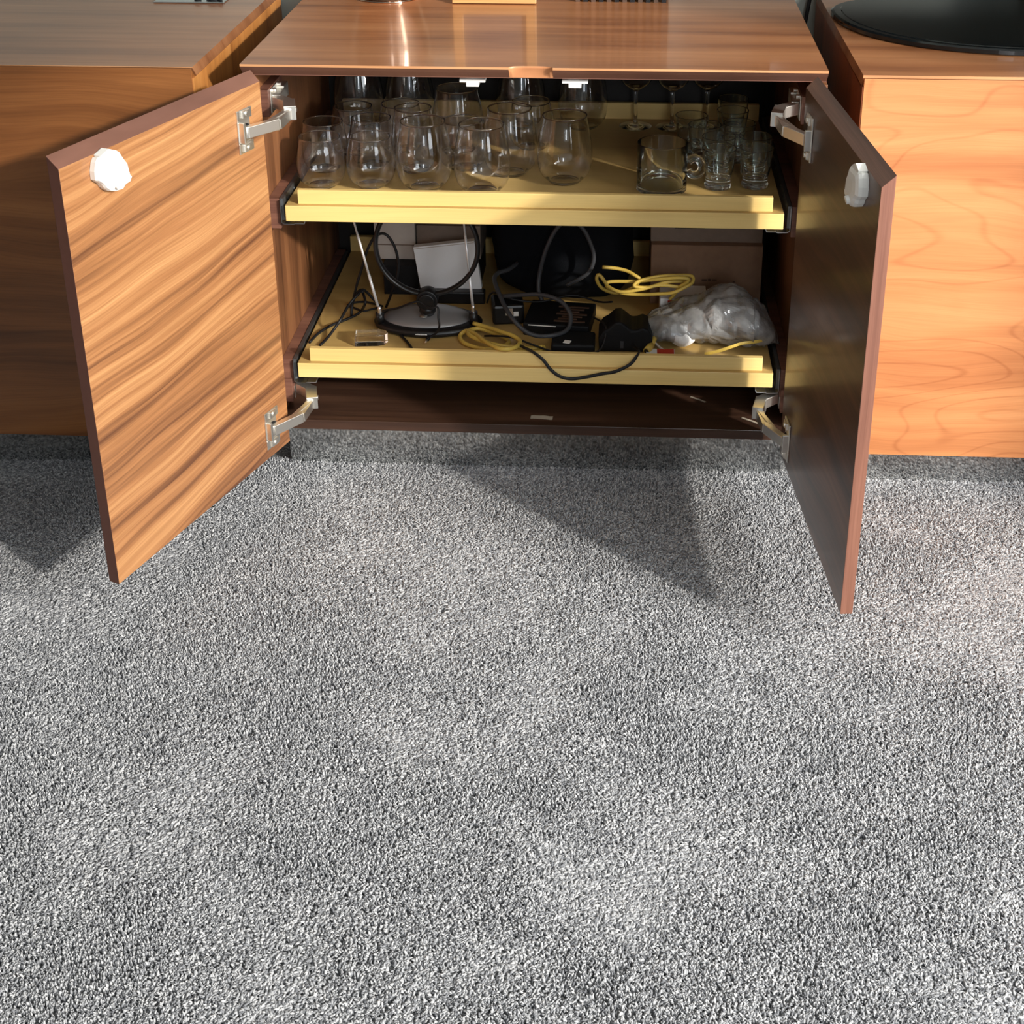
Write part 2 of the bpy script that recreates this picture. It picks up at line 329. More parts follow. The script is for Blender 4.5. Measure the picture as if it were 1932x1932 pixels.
# carpet pile: a layer of bent yarn tufts scattered by geometry nodes over the carpet by the cabinets
def tuft_mesh():
    mb = MB(); n = 5
    rings = [(0.0, 0.0, -0.0005, 0.0011), (0.0005, 0.0002, 0.0022, 0.00135), (0.0016, 0.0006, 0.0042, 0.0012), (0.0029, 0.001, 0.0050, 0.0006)]
    vs = [(x + r*cos(2*pi*k/n), y + r*sin(2*pi*k/n), z) for x, y, z, r in rings for k in range(n)]
    fs = [[i*n+k, i*n+(k+1) % n, (i+1)*n+(k+1) % n, (i+1)*n+k] for i in range(3) for k in range(n)] + [[15+k for k in range(n)]]
    mb.add(vs, fs, True); me = bpy.data.meshes.new('tuft'); me.from_pydata(mb.v, [], mb.f); me.polygons.foreach_set('use_smooth', [True]*len(me.polygons))
    me.materials.append(tuft_mat()); return me
def carpet_pile():
    mb = MB(); mb.add([(-1.75, -1.95, 0.0005), (1.75, -1.95, 0.0005), (1.75, 0.05, 0.0005), (-1.75, 0.05, 0.0005)], [[0, 1, 2, 3]])
    o = build('carpet_pile', mb, tuft_mat(), fixn=False)
    props(o, 'short grey speckled carpet pile covering the floor in front of the cabinets', 'carpet', kind='stuff')
    src = bpy.data.objects.new('yarn_tuft', tuft_mesh())
    g = bpy.data.node_groups.new('pile', 'GeometryNodeTree'); g.interface.new_socket('Geometry', in_out='INPUT', socket_type='NodeSocketGeometry'); g.interface.new_socket('Geometry', in_out='OUTPUT', socket_type='NodeSocketGeometry')
    N = g.nodes; Lk = g.links.new
    gi = N.new('NodeGroupInput'); go = N.new('NodeGroupOutput')
    dp = N.new('GeometryNodeDistributePointsOnFaces'); dp.distribute_method = 'RANDOM'; dp.inputs['Density'].default_value = PILE_DENSITY
    Lk(gi.outputs[0], dp.inputs['Mesh'])
    oi = N.new('GeometryNodeObjectInfo'); oi.inputs['Object'].default_value = src
    ip = N.new('GeometryNodeInstanceOnPoints'); Lk(dp.outputs['Points'], ip.inputs['Points']); Lk(oi.outputs['Geometry'], ip.inputs['Instance'])
    # lean of the pile drifts slowly over the floor (brushed patches), with random twist on top
    pos = N.new('GeometryNodeInputPosition'); nz = N.new('ShaderNodeTexNoise'); nz.inputs['Scale'].default_value = 4.2; nz.inputs['Detail'].default_value = 2.0; Lk(pos.outputs[0], nz.inputs['Vector'])
    rv = N.new('FunctionNodeRandomValue'); rv.data_type = 'FLOAT_VECTOR'; rv.inputs[0].default_value = (-0.25, -0.25, 0.0); rv.inputs[1].default_value = (0.25, 0.25, 6.28)
    sub = N.new('ShaderNodeVectorMath'); sub.operation = 'SUBTRACT'; Lk(nz.outputs['Color'], sub.inputs[0]); sub.inputs[1].default_value = (0.5, 0.5, 0.5)
    mul = N.new('ShaderNodeVectorMath'); mul.operation = 'MULTIPLY'; Lk(sub.outputs[0], mul.inputs[0]); mul.inputs[1].default_value = (5.0, 5.0, 0.0)
    add = N.new('ShaderNodeVectorMath'); add.operation = 'ADD'; Lk(rv.outputs[0], add.inputs[0]); Lk(mul.outputs[0], add.inputs[1])
    Lk(add.outputs[0], ip.inputs['Rotation'])
    rs = N.new('FunctionNodeRandomValue'); rs.data_type = 'FLOAT'; rs.inputs[2].default_value = 0.8; rs.inputs[3].default_value = 1.35; rs.inputs['Seed'].default_value = 5
    Lk(rs.outputs[1], ip.inputs['Scale'])
    Lk(ip.outputs[0], go.inputs[0])
    md = o.modifiers.new('pile', 'NODES'); md.node_group = g
PILE_DENSITY = 190000
carpet_pile()
# ------------------------------------------------------------ middle cabinet
W2 = 0.475; T = 0.0184; ZT = 0.7684; ZB = 0.0964; D = 0.61
mid = thing('media_cabinet', 'open walnut cabinet between the two closed ones, both doors swung wide over pale pull-out trays', 'cabinet', (0, 0, 0))
# top panel with mitred front edge and a scooped finger notch
def top_profile(x):
    lip = 0.0038
    s = 0.0
    u = abs(x + 0.0013) / 0.0355
    if u < 1: s = (1 - u**3) ** 0.5
    u2 = abs(x + 0.0013) / 0.0300; s2 = (1 - u2**2) ** 0.5 if u2 < 1 else 0.0
    P = [(D, ZT), (0.0 + 0.0095*s, ZT), (0.0 + 0.0125*s, ZT - lip - 0.001*s), (0.0065 + 0.0085*s2, ZT - 0.0105), (T, ZT - 0.0215), (T, ZT - 0.0225), (T + 0.012, ZT - 0.0225), (T + 0.012, ZT - T), (D, ZT - T)]
    return P
xs = [-W2, -0.2] + [-0.0013 + 0.0355 * q for q in [-1.02] + [math.sin(math.pi/2*i/24) for i in range(-24, 25)] + [1.02]] + [0.2, W2]
mb = MB(); n = len(top_profile(0)); vs = [(x, y, z) for x in xs for y, z in top_profile(x)]
fs = [[i*n + k, i*n + (k+1) % n, (i+1)*n + (k+1) % n, (i+1)*n + k] for i in range(len(xs)-1) for k in range(n)] + [list(range(n)), [(len(xs)-1)*n + k for k in range(n)]]
mb.add(vs, fs)
top = build('top_panel', mb, M_TOP, mid, bevel=0.0)
top.data.materials.append(M_LIP); top.data.materials.append(M_EDGE); top.data.materials.append(M_SCOOP_LIT)
for pf in top.data.polygons:
    c = pf.center; nn = pf.normal
    if abs(c.x + 0.0013) < 0.0355 and c.y < T and nn.z < 0.99 and nn.z > -0.95: pf.material_index = 3; pf.use_smooth = True
    elif nn.y < -0.9 and c.z > ZT - 0.006: pf.material_index = 1
    elif nn.y < -0.2 and c.y < 0.04: pf.material_index = 2
for sgn in (-1, 1):
    mb = MB()
    xo, xi = sgn * W2, sgn * (W2 - T)
    # horizontal section, slight front mitre towards the inside
    poly = [(xo, 0.0), (xo, D), (xi, D), (xi, 0.004), (xo - sgn*0.003, 0.0)]
    mb.prism([(p[0], p[1]) for p in poly], 'z', ZB, ZT - T - 0.004)
    build('side_panel', mb, M_SIDE, mid, bevel=0.0006)
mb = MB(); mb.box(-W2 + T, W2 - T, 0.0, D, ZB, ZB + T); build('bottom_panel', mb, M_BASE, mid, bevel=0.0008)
mb = MB(); mb.box(-W2 + T, W2 - T, D - 0.008, D, ZB + T, ZT - T); build('back_panel', mb, M_BACK, mid)
mb = MB(); mb.box(-0.4556, 0.4493, 0.041, 0.58, 0.0, ZB); build('plinth', mb, M_PLINTH, mid, bevel=0.001, label='mirror polished metal plinth')
# packing blocks and slides
for sgn in (-1, 1):
    xw = sgn * (W2 - T)
    xb = sgn * 0.4372
    for zlo, zhi in ((0.4700, 0.5245), (0.1640, 0.2180)):
        mb = MB(); mb.box(min(xw, xb), max(xw, xb), 0.036, 0.57, zlo, zhi); build('slide_block', mb, M_EDGE, mid, bevel=0.0006)
        # dark runner beside the tray and its bright bent front bracket
        mb = MB(); a, b = sorted((sgn * 0.4362, sgn * 0.4300)); mb.box(a, b, 0.036, 0.56, zlo + 0.016, zhi + 0.001)
        for q in range(9): mb.cyl((sgn*0.4300, 0.07 + q*0.05, zlo + 0.045), (sgn*0.4292, 0.07 + q*0.05, zlo + 0.045), 0.003, 8)
        build('slide_rail', mb, M_DSTEEL, mid)
        mb = MB(); z1 = zlo + 0.0535; z0 = zlo + 0.0105; x_o = 0.4345
        th = 0.0011
        for (p, q) in (((x_o, z1), (x_o, z0 + 0.003)), ((x_o, z0 + 0.003), (x_o - 0.004, z0)), ((x_o - 0.004, z0), (0.414, z0 - 0.0005)), ((0.414, z0 - 0.0005), (0.412, z0 + 0.001)), ((0.412, z0 + 0.001), (0.3955, z0 + 0.001)), ((0.3955, z0 + 0.001), (0.394, z0 + 0.006))):
            d = Vector((q[0]-p[0], q[1]-p[1])); nrm = Vector((-d.y, d.x)).normalized() * th / 2
            poly = [(sgn*(p[0]+nrm.x), p[1]+nrm.y), (sgn*(q[0]+nrm.x), q[1]+nrm.y), (sgn*(q[0]-nrm.x), q[1]-nrm.y), (sgn*(p[0]-nrm.x), p[1]-nrm.y)]
            mb.prism(poly, 'y', 0.030, 0.055)
        build('slide_bracket', mb, M_STEEL, mid)
# pull-out trays
for zt_ in (0.5161, 0.2162):
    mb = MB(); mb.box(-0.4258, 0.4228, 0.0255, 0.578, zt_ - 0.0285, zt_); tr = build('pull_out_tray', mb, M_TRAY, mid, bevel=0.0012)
    tr.data.materials.append(M_TRAY_SHADED)
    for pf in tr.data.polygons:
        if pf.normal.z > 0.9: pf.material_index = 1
    for nm, b in (('front_rail', (-0.4045, 0.4040, 0.034, 0.0445, zt_, zt_ + 0.0255)), ('back_rail', (-0.4258, 0.4228, 0.566, 0.578, zt_, zt_ + 0.033)),
                  ):
        mb = MB(); mb.box(*b)
        r_ = build(nm, mb, M_TRAY, tr, bevel=0.001)
# child-lock catches under the top
for xc in (-0.0996, 0.0690):
    mb = MB(); mb.box(xc - 0.0213, xc + 0.0213, 0.034, 0.060, 0.7335, 0.7388); mb.box(xc - 0.0105, xc + 0.0105, 0.034, 0.060, 0.7262, 0.7335)
    mb.box(xc - 0.012, xc + 0.012, 0.045, 0.060, 0.7388, ZT - T)
    build('lock_catch', mb, M_WHITE, mid, bevel=0.0008, label='white plastic child lock catch under the top')
# hinge blocks, arms
def bar(mb, a, b, w, h, up=(0, 0, 1)):
    a = Vector(a); b = Vector(b); d = b - a; L = d.length; d.normalize(); u = Vector(up); u = (u - d*u.dot(d)).normalized(); s = d.cross(u)
    vs = []
    for t_ in (0, L):
        for i, j in ((-1,-1),(1,-1),(1,1),(-1,1)): vs.append(a + d*t_ + s*(i*w/2) + u*(j*h/2))
    mb.add(vs, [[0,3,2,1],[4,5,6,7],[0,1,5,4],[1,2,6,5],[2,3,7,6],[3,0,4,7]])
for sgn in (-1, 1):
    xw = sgn * (W2 - T); xb = sgn * 0.4400
    for zc in (0.687, 0.151):
        mb = MB(); mb.box(min(xw, xb), max(xw, xb), 0.030, 0.135, zc - 0.016, zc + 0.030); build('hinge_block', mb, M_EDGE, mid, bevel=0.0006)
        J = Vector((sgn*0.4075, -0.052, zc - 0.002)); K = Vector((sgn*0.4000, 0.012, zc + 0.003)); B0 = Vector((sgn*0.4310, 0.050, zc + 0.006)); B1 = Vector((sgn*0.4340, 0.115, zc + 0.008))
        mb = MB()
        bar(mb, K + Vector((-sgn*0.004, -0.022, 0)), K + Vector((sgn*0.006, 0.020, 0.001)), 0.020, 0.024); bar(mb, K + Vector((sgn*0.002, 0.014, 0.002)), B0, 0.019, 0.019)
        bar(mb, B0, B1, 0.013, 0.020); bar(mb, B1 + Vector((0, -0.02, 0)), B1 + Vector((0, 0.012, 0)), 0.012, 0.024)
        mb.box(*sorted((xb, xb - sgn*0.0018)), 0.042, 0.105, zc - 0.014, zc + 0.028)
        for yy, zz in ((0.055, 0.0235), (0.095, 0.0235)): mb.cyl((xb, yy, zc + zz), (xb - sgn*0.008, yy, zc + zz), 0.0042, 12)
        for q in (K + Vector((-sgn*0.002, -0.018, 0)), K + Vector((sgn*0.005, 0.016, 0))):
            mb.cyl(q + Vector((0, 0, -0.0105)), q + Vector((0, 0, 0.0105)), 0.0036, 12)
        mb.cyl(K + Vector((-sgn*0.0085, 0.0, 0.0)), K + Vector((-sgn*0.0105, 0.0, 0.0)), 0.0048, 12)
        build('hinge_arm', mb, M_NICKEL, mid, bevel=0.0009)
        # slim links between the arm and the joint
        mb = MB(); bar(mb, K + Vector((-sgn*0.004, -0.016, 0.006)), J + Vector((sgn*0.012, -0.012, 0.006)), 0.008, 0.005); bar(mb, K + Vector((-sgn*0.001, -0.018, -0.001)), J + Vector((0, 0, -0.001)), 0.013, 0.017)
        mb.cyl(J + Vector((0, 0, -0.0105)), J + Vector((0, 0, 0.0095)), 0.0040, 12)
        build('hinge_link', mb, M_NICKEL, mid, bevel=0.0007)
# doors
LATCH = [(.4125,.7494),(.3719,.7476),(.3649,.7359),(.3576,.7257),(.3543,.7079),(.351,.7041),(.3554,.6984),(.3656,.6976),(.3732,.6925),(.3874,.694),(.3995,.6984),(.4071,.7053),(.411,.7118),(.4219,.7205),(.4215,.7324),(.4173,.744)]
def make_door(hx, hy, ang, sy, m_in):
    """local x runs from hinge to free edge, inner face at local y = sy*thickness"""
    Wd, Hd, Td, ztop, bv = 0.4793, 0.6725, 0.0184, 0.7694, 0.0165
    zb = ztop - Hd
    fr = Matrix.Translation((hx, hy, 0)) @ Matrix.Rotation(ang, 4, 'Z')
    mb = MB(); y1 = sy * Td
    vs = [(0,0,zb),(Wd,0,zb),(Wd,y1,zb),(0.004,y1,zb),(0,0,ztop),(Wd,0,ztop),(Wd,y1,ztop-bv),(0.004,y1,ztop-bv)]
    mb.add(vs, [[0,3,2,1],[4,5,6,7],[0,1,5,4],[1,2,6,5],[2,3,7,6],[3,0,4,7]])
    d = build('door', mb, M_FRONT_L, mid, loc=(hx, hy, 0), rotz=ang, bevel=0.0007, local=True)
    me = d.data; me.materials.append(m_in); me.materials.append(M_EDGE); me.materials.append(M_EDGE_Z if sy < 0 else M_EDGE_SHADED)
    for pf in me.polygons:
        nn = pf.normal
        if nn.y * sy > 0.9: pf.material_index = 1
        elif nn.z > 0.3: pf.material_index = 2
        elif abs(nn.x) > 0.9: pf.material_index = 3
        elif nn.z < -0.5: pf.material_index = 2
    # child lock body
    cx_, cz_ = 0.388, 0.722
    lb = MB()
    def ring(k, y): return [(cx_ + (u - cx_)*k, y1 + sy*y, cz_ + (z - cz_)*k) for u, z in LATCH]
    n_ = len(LATCH)
    for k, y in ((1.0, 0.0), (1.02, 0.009), (0.97, 0.0135), (0.80, 0.0165), (0.45, 0.0178)): lb.v += ring(k, y)
    for i in range(4): lb.f += [[i*n_+q, i*n_+(q+1) % n_, (i+1)*n_+(q+1) % n_, (i+1)*n_+q] for q in range(n_)]
    lb.f += [list(range(n_))[::-1], [4*n_+q for q in range(n_)]]; lb.sm = [False]*len(lb.f)
    build('child_lock', lb, M_WHITE, d, bevel=0.0008, loc=(0,0,0), local=True, label='white plastic child safety lock')
    kb = MB(); kb.cyl((0.389, y1 + sy*0.016, 0.7055), (0.389, y1 + sy*0.0215, 0.7040), 0.006, 20)
    build('lock_button', kb, M_WHITE, d, bevel=0.0006, loc=(0,0,0), local=True)
    kb = MB(); kb.prism([(0.376, 0.742), (0.404, 0.745), (0.410, 0.752), (0.392, 0.757), (0.376, 0.750)], 'y', *sorted((y1, y1 + sy*0.013)))
    build('lock_prong', kb, M_WHITE, d, bevel=0.0006, loc=(0,0,0), local=True)
    for zc in (0.687, 0.151):
        pb = MB()
        for s_ in (-1, 1):
            pb.box(0.0375, 0.0765, *sorted((y1, y1 + sy*0.003)), *sorted((zc + s_*0.0355, zc + s_*0.0185)))
            pb.box(0.046, 0.066, *sorted((y1 + sy*0.003, y1 + sy*0.0065)), *sorted((zc + s_*0.0335, zc + s_*0.0215)))
            pb.cyl((0.056, y1 + sy*0.006, zc + s_*0.028), (0.056, y1 + sy*0.0085, zc + s_*0.028), 0.0042, 14)
        pb.box(0.043, 0.0765, *sorted((y1, y1 + sy*0.0022)), zc - 0.0190, zc + 0.0190)
        pb.box(0.069, 0.0745, *sorted((y1, y1 + sy*0.012)), zc - 0.0165, zc + 0.0165)
        build('hinge_plate', pb, M_NICKEL, d, bevel=0.0008, loc=(0,0,0), local=True)
        cb = MB(); cb.cyl((0.056, y1 + sy*0.0023, zc - 0.001), (0.056, y1 + sy*0.0030, zc - 0.001), 0.0125, 24); build('hinge_cup', cb, M_BLACKM, d, loc=(0,0,0), local=True)
        # link arm from the cup to the floating joint, modelled in world space then brought into the door's frame
        sg = -1 if hx < 0 else 1
        J = fr.inverted() @ Vector((sg*0.4075, -0.052, zc - 0.002))
        P0 = Vector((0.060, y1 + sy*0.006, zc - 0.002))
        ab = MB(); bar(ab, P0, J, 0.012, 0.0185); ab.cyl(P0 + Vector((0,0,-0.0095)), P0 + Vector((0,0,0.0095)), 0.0045, 12)
        ab.cyl(J + Vector((0.001, 0, -0.0085)), J + Vector((0.001, 0, 0.0085)), 0.0052, 12)
        build('hinge_knuckle', ab, M_NICKEL, d, bevel=0.0009, loc=(0,0,0), local=True)
    return d
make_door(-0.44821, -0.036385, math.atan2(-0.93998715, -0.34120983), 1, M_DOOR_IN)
make_door(0.453435, -0.03572, math.atan2(-0.99586202, 0.09087811), -1, M_DOOR_SHADED)
# ------------------------------------------------------------ neighbours
def closed_cabinet(name, label, x0, x1, yf, ztop, zbot, ypl, m_top, m_front, m_side, lip):
    t = thing(name, label, 'cabinet', (0, 0, 0))
    mb = MB(); th = 0.0184
    if lip: poly = [(yf, ztop), (yf, ztop - 0.0045), (yf + th, ztop - 0.022), (D, ztop - th), (D, ztop)]
    else: poly = [(yf, ztop), (yf, ztop - 0.0012), (yf + th, ztop - th), (D, ztop - th), (D, ztop)]
    mb.prism(poly, 'x', x0, x1); tp = build('top_panel', mb, m_top, t)
    tp.data.materials.append(M_LIP)
    for pf in tp.data.polygons:
        if pf.normal.y < -0.9: pf.material_index = 1
    for xa, sgn in ((x0, 1), (x1, -1)):
        mb = MB(); mb.box(*sorted((xa, xa + sgn*th)), yf + 0.001, D, zbot, ztop - th - 0.001); s_ = build('side_panel', mb, m_side, t, bevel=0.0005)
    mb = MB(); mb.box(x0 + th, x1 - th, yf + 0.03, D, zbot, zbot + th); build('bottom_panel', mb, M_BASE, t)
    mb = MB(); mb.box(x0 + th, x1 - th, D - 0.008, D, zbot + th, ztop - th); build('back_panel', mb, M_BACK, t)
    xm = (x0 + x1) / 2; dt = 0.0055 if lip else 0.0022
    for a, b in ((x0 + 0.0022, xm - 0.0015), (xm + 0.0015, x1 - 0.0022)):
        mb = MB(); mb.prism([(yf, ztop - dt), (yf, zbot), (yf + th, zbot), (yf + th, ztop - dt - th)], 'x', a, b); build('door', mb, m_front, t, bevel=0.0006)
    mb = MB(); mb.box(x0 + 0.02, x1 - 0.024, ypl, D - 0.03, 0, zbot); build('plinth', mb, M_PLINTH, t, bevel=0.001)
    return t
closed_cabinet('media_cabinet', 'closed dark walnut cabinet left of the open one, carrying a silver tray on its top', -1.495, -0.5453, -0.0258, 0.7695, 0.0851, 0.0224, M_TOP_L, M_FRONT_L, M_SIDE_L, False)
closed_cabinet('media_cabinet', 'closed bright orange cabinet with knotty grain, under the black television stand', 0.5266, 1.477, -0.0196, 0.7678, 0.0832, 0.0300, M_TOP, M_FRONT_R, M_SIDE_R, True)
# ------------------------------------------------------------ glassware on the upper tray
ZU = 0.5162; ZL = 0.2163
def spline(pts, n=6):
    P = [Vector((a, b)) for a, b in pts]; Q = []
    for i in range(len(P) - 1):
        p0 = P[max(i-1, 0)]; p1 = P[i]; p2 = P[i+1]; p3 = P[min(i+2, len(P)-1)]
        for k in range(n):
            t = k / n
            Q.append(0.5 * ((2*p1) + (p2-p0)*t + (2*p0-5*p1+4*p2-p3)*t*t + (3*p1-p0-3*p2+p3)*t*t*t))
    Q.append(P[-1]); return [(max(q.x, 0), q.y) for q in Q]
def stemless(rb, rbody, rr, h, zb, w=0.0010, foot=0.0028):
    outer = spline([(rb*0.98, 0.0004), (rb*1.12, 0.0030), (rbody*0.90, zb*0.42), (rbody, zb), (rbody*0.965, zb + (h-zb)*0.40), (rr*1.04, h*0.90), (rr, h)])
    inner = [(max(r - w, 0), z) for r, z in outer if z > foot + 0.003][::-1]
    cup = spline([(inner[-1][0], inner[-1][1]), (rb*0.75, foot + 0.0010), (0.0, foot)], 4)[1:]
    return [(0.0, 0.0018), (rb*0.8, 0.0012)] + outer[:-1] + [(rr + 0.0002, h - 0.0014), (rr + 0.0006, h - 0.0004), (rr + 0.0003, h + 0.0005), (rr - w*0.5, h + 0.0009), (rr - w - 0.0003, h + 0.0005), (rr - w - 0.0006, h - 0.0004), (rr - w - 0.0002, h - 0.0014)] + inner[1:] + cup
def supported(prof, d=0.0005):
    out = [prof[0]]
    for i in range(1, len(prof) - 1):
        a, b, c = Vector(prof[i-1]), Vector(prof[i]), Vector(prof[i+1])
        u, v = (b - a), (c - b)
        if u.length > 1e-6 and v.length > 1e-6 and u.angle(v) > 0.5:
            if u.length > 3*d: q = b - u.normalized()*d; out.append((q.x, q.y))
            out.append(tuple(b))
            if v.length > 3*d: q = b + v.normalized()*d; out.append((q.x, q.y))
        else: out.append(tuple(b))
    out.append(prof[-1]); return out
def glass_thing(name, prof, mat, x, y, z, label, cat, group, n=64):
    mb = MB(); mb.lathe(supported(prof), (0, 0, 0), n)
    o = build(name, mb, mat, None, loc=(x, y, z), local=True); props(o, label, cat, group); return o
PS = stemless(0.0245, 0.0432, 0.0357, 0.091, 0.036)
PL = stemless(0.0270, 0.0492, 0.0390, 0.123, 0.046)
PM = stemless(0.0250, 0.0408, 0.0330, 0.118, 0.044)
GS = 'small stemless wine glasses on the upper tray'; GL = 'large stemless wine glasses on the upper tray'
small = [(-0.3815, 0.1319, 'small stemless glass, front left corner of the upper tray'),
 (-0.3930, 0.2220, 'small stemless glass directly behind the front left corner glass'),
 (-0.2938, 0.1378, 'small stemless glass, second from the left in the front row'),
 (-0.3095, 0.2500, 'small stemless glass behind the second glass of the front row'),
 (-0.3567, 0.3236, 'small stemless glass at the left, third row back'),
 (-0.1420, 0.2420, 'small stemless glass hidden between the two large front ones'),
 (-0.2700, 0.3450, 'small stemless glass, third row back, rim just under the cabinet top'),
 (-0.0250, 0.3720, 'small stemless glass behind the two large glasses at the right')]
g0 = None
for x, y, lab in small:
    if g0 is None: g0 = o = glass_thing('stemless_glass', PS, M_GLASS, x, y, ZU, lab, 'glass', GS)
    else: o = copy_tree(g0); o.location = (x, y, ZU)
    o['label'] = lab; o.rotation_euler.z = x * 7
large = [(-0.1980, 0.1286, 'large stemless glass, third from the left in the front row'),
 (-0.0944, 0.1143, 'large stemless glass, fourth and rightmost of the front row'),
 (-0.0535, 0.2150, 'large stemless glass behind the rightmost front row glass'),
 (0.0467, 0.1755, 'large stemless glass standing alone at the right end of the wine glasses'),
 (-0.1617, 0.3400, 'large stemless glass, rim tall under the left white lock catch'),
 (-0.3780, 0.5050, 'large stemless glass in the far left back corner of the tray'),
 (-0.2770, 0.5080, 'large stemless glass at the back, second from the left corner'),
 (-0.0545, 0.5080, 'large stemless glass at the back behind the finger notch'),
 (0.0690, 0.5080, 'large stemless glass at the back under the right white lock catch')]
g1 = None
for x, y, lab in large:
    if g1 is None: g1 = o = glass_thing('stemless_glass', PL, M_GLASS, x, y, ZU, lab, 'glass', GL)
    else: o = copy_tree(g1); o.location = (x, y, ZU)
    o['label'] = lab; o.rotation_euler.z = y * 9
glass_thing('stemless_glass', PM, M_GLASS, -0.2285, 0.2265, ZU, 'narrow tall stemless glass behind the third front row glass', 'glass', GL)
# tasting glasses
def shot_prof(n_=0):
    h = 0.072
    outer = spline([(0.0225, 0.0006), (0.0237, 0.003), (0.0237, 0.0065)], 3) + spline([(0.0222, 0.0082), (0.0222, 0.0190), (0.0240, 0.0245), (0.0272, 0.042), (0.0292, 0.060), (0.0303, h)], 5)
    inner = [(0.0291, h - 0.0003), (0.0281, 0.060), (0.0260, 0.042), (0.0229, 0.026), (0.0200, 0.0185), (0.012, 0.0165), (0.0, 0.0160)]
    return [(0.0, 0.0025), (0.017, 0.0020), (0.0215, 0.0004)] + outer + [(0.0298, h + 0.0005)] + inner
shots = [(0.3182, 0.1562, 'small footed tasting glass right beside the mug handle'),
 (0.3838, 0.1642, 'small footed tasting glass at the right front corner of the tray'),
 (0.3216, 0.2264, 'small footed tasting glass behind the one beside the mug handle'),
 (0.3868, 0.2310, 'small footed tasting glass behind the right front corner one'),
 (0.2993, 0.2969, 'small footed tasting glass, third in the left file behind the mug'),
 (0.2772, 0.3567, 'small footed tasting glass, last of the left file'),
 (0.3640, 0.3100, 'small footed tasting glass, third in the right file'),
 (0.3569, 0.3950, 'small footed tasting glass, fourth in the right file'),
 (0.3629, 0.4750, 'small footed tasting glass, last of the right file in the dark corner')]
g2 = None
for x, y, lab in shots:
    if g2 is None: g2 = o = glass_thing('tasting_glass', shot_prof(), M_GLASS2, x, y, ZU, lab, 'glass', 'tasting glasses at the right of the upper tray', 40)
    else: o = copy_tree(g2); o.location = (x, y, ZU)
    o['label'] = lab; o.rotation_euler.z = x * 11
# stemmed wine glasses at the back
def stem_prof():
    foot = [(0.0, 0.0), (0.031, 0.0), (0.0325, 0.0012), (0.020, 0.0030), (0.006, 0.0065)]
    stem = [(0.0038, 0.012), (0.0034, 0.035), (0.0036, 0.066), (0.0050, 0.074)]
    bowl = spline([(0.0120, 0.078), (0.0290, 0.092), (0.0375, 0.118), (0.0350, 0.150), (0.0300, 0.178)], 5)
    inner = [(r - 0.0012, z + 0.0006) for r, z in bowl if z > 0.084][::-1]
    return foot + stem + bowl + inner + [(0.010, 0.0835), (0.0, 0.0820)]
stems = [(0.1738, 0.5165, 'stemmed wine glass at the back, left of three in the dark'), (0.2462, 0.5139, 'stemmed wine glass at the back, middle of three in the dark'), (0.3154, 0.5240, 'stemmed wine glass at the back, right of three in the dark')]
g3 = None
for x, y, lab in stems:
    if g3 is None: g3 = o = glass_thing('wine_glass', stem_prof(), M_GLASS, x, y, ZU, lab, 'glass', 'stemmed wine glasses at the back of the upper tray', 48)
    else: o = copy_tree(g3); o.location = (x, y, ZU)
    o['label'] = lab
# glass mug
mug = thing('glass_mug', 'clear straight-sided glass mug with round handle, on the upper tray', 'mug', (0.2190, 0.1395, ZU))
mb = MB(); R_ = 0.0440; h = 0.0870
mb.lathe(supported([(0, 0.0012), (0.036, 0.0010), (0.0400, 0.0), (0.0425, 0.0005), (R_, 0.0025), (R_, h - 0.0010), (R_ - 0.0002, h - 0.0003), (R_ - 0.0010, h), (R_ - 0.0018, h - 0.0003), (R_ - 0.0020, h - 0.0010), (R_ - 0.0020, 0.0130), (R_ - 0.0030, 0.0100), (R_ - 0.0055, 0.0085), (0.030, 0.0082), (0, 0.0082)]), (0, 0, 0), 72)
build('body', mb, M_GLASS2, mug, loc=(0, 0, 0), local=True)
mb = MB(); mb.tube([(R_ - 0.001 + 0.0135 + 0.0128*cos(a), 0.0, 0.0455 + 0.0155*sin(a)) for a in [pi*0.84 - i*(pi*1.68)/14 for i in range(15)]], (0.0050, 0.0075), 14, flat=(0, 1, 0), sub=2)
build('handle', mb, M_GLASS2, mug, loc=(0, 0, 0), rotz=-0.12, local=True)
# ------------------------------------------------------------ lower tray: indoor aerial
ant = thing('tv_antenna', 'black and silver indoor television aerial with loop and two rods on the lower tray', 'antenna', (-0.2120, 0.2010, ZL))
cx_, cy_ = -0.2120, 0.2010
mb = MB(); mb.lathe([(0, 0), (0.93, 0.0), (1.0, 0.003), (1.02, 0.009), (0.96, 0.0135), (0.90, 0.0150), (0, 0.0155)], (cx_, cy_, ZL), 72, sx=0.1010, sy=0.0640); build('base', mb, M_BLACK, ant)
mb = MB(); mb.lathe([(0, 0.0350), (0.25, 0.0340), (0.55, 0.0300), (0.85, 0.0220), (0.99, 0.0165), (1.0, 0.0150), (0, 0.0150)], (cx_ - 0.001, cy_ + 0.004, ZL), 72, sx=0.0840, sy=0.0540); build('cover', mb, M_SILVER, ant, label='silver domed cover')
mb = MB(); mb.lathe([(0, 0.0022), (0.7, 0.0018), (1, 0.0)], (0, 0, 0), 28, sx=0.0080, sy=0.0062); mb.v = [(a + cx_ - 0.004, b + cy_ - 0.028, c + ZL + 0.0306 + b*0.18) for a, b, c in mb.v]; build('badge', mb, M_NICKEL, ant)
mb = MB()
for k in range(10):
    xx = cx_ - 0.0155 + k*0.0022; yy = cy_ - 0.0655*sqrt(max(0, 1 - ((xx - cx_)/0.1030)**2)) - 0.0002
    mb.box(xx, xx + 0.0017, yy - 0.0006, yy + 0.001, ZL + 0.0085, ZL + 0.0085 + (0.0018 if k % 3 else 0.0014))
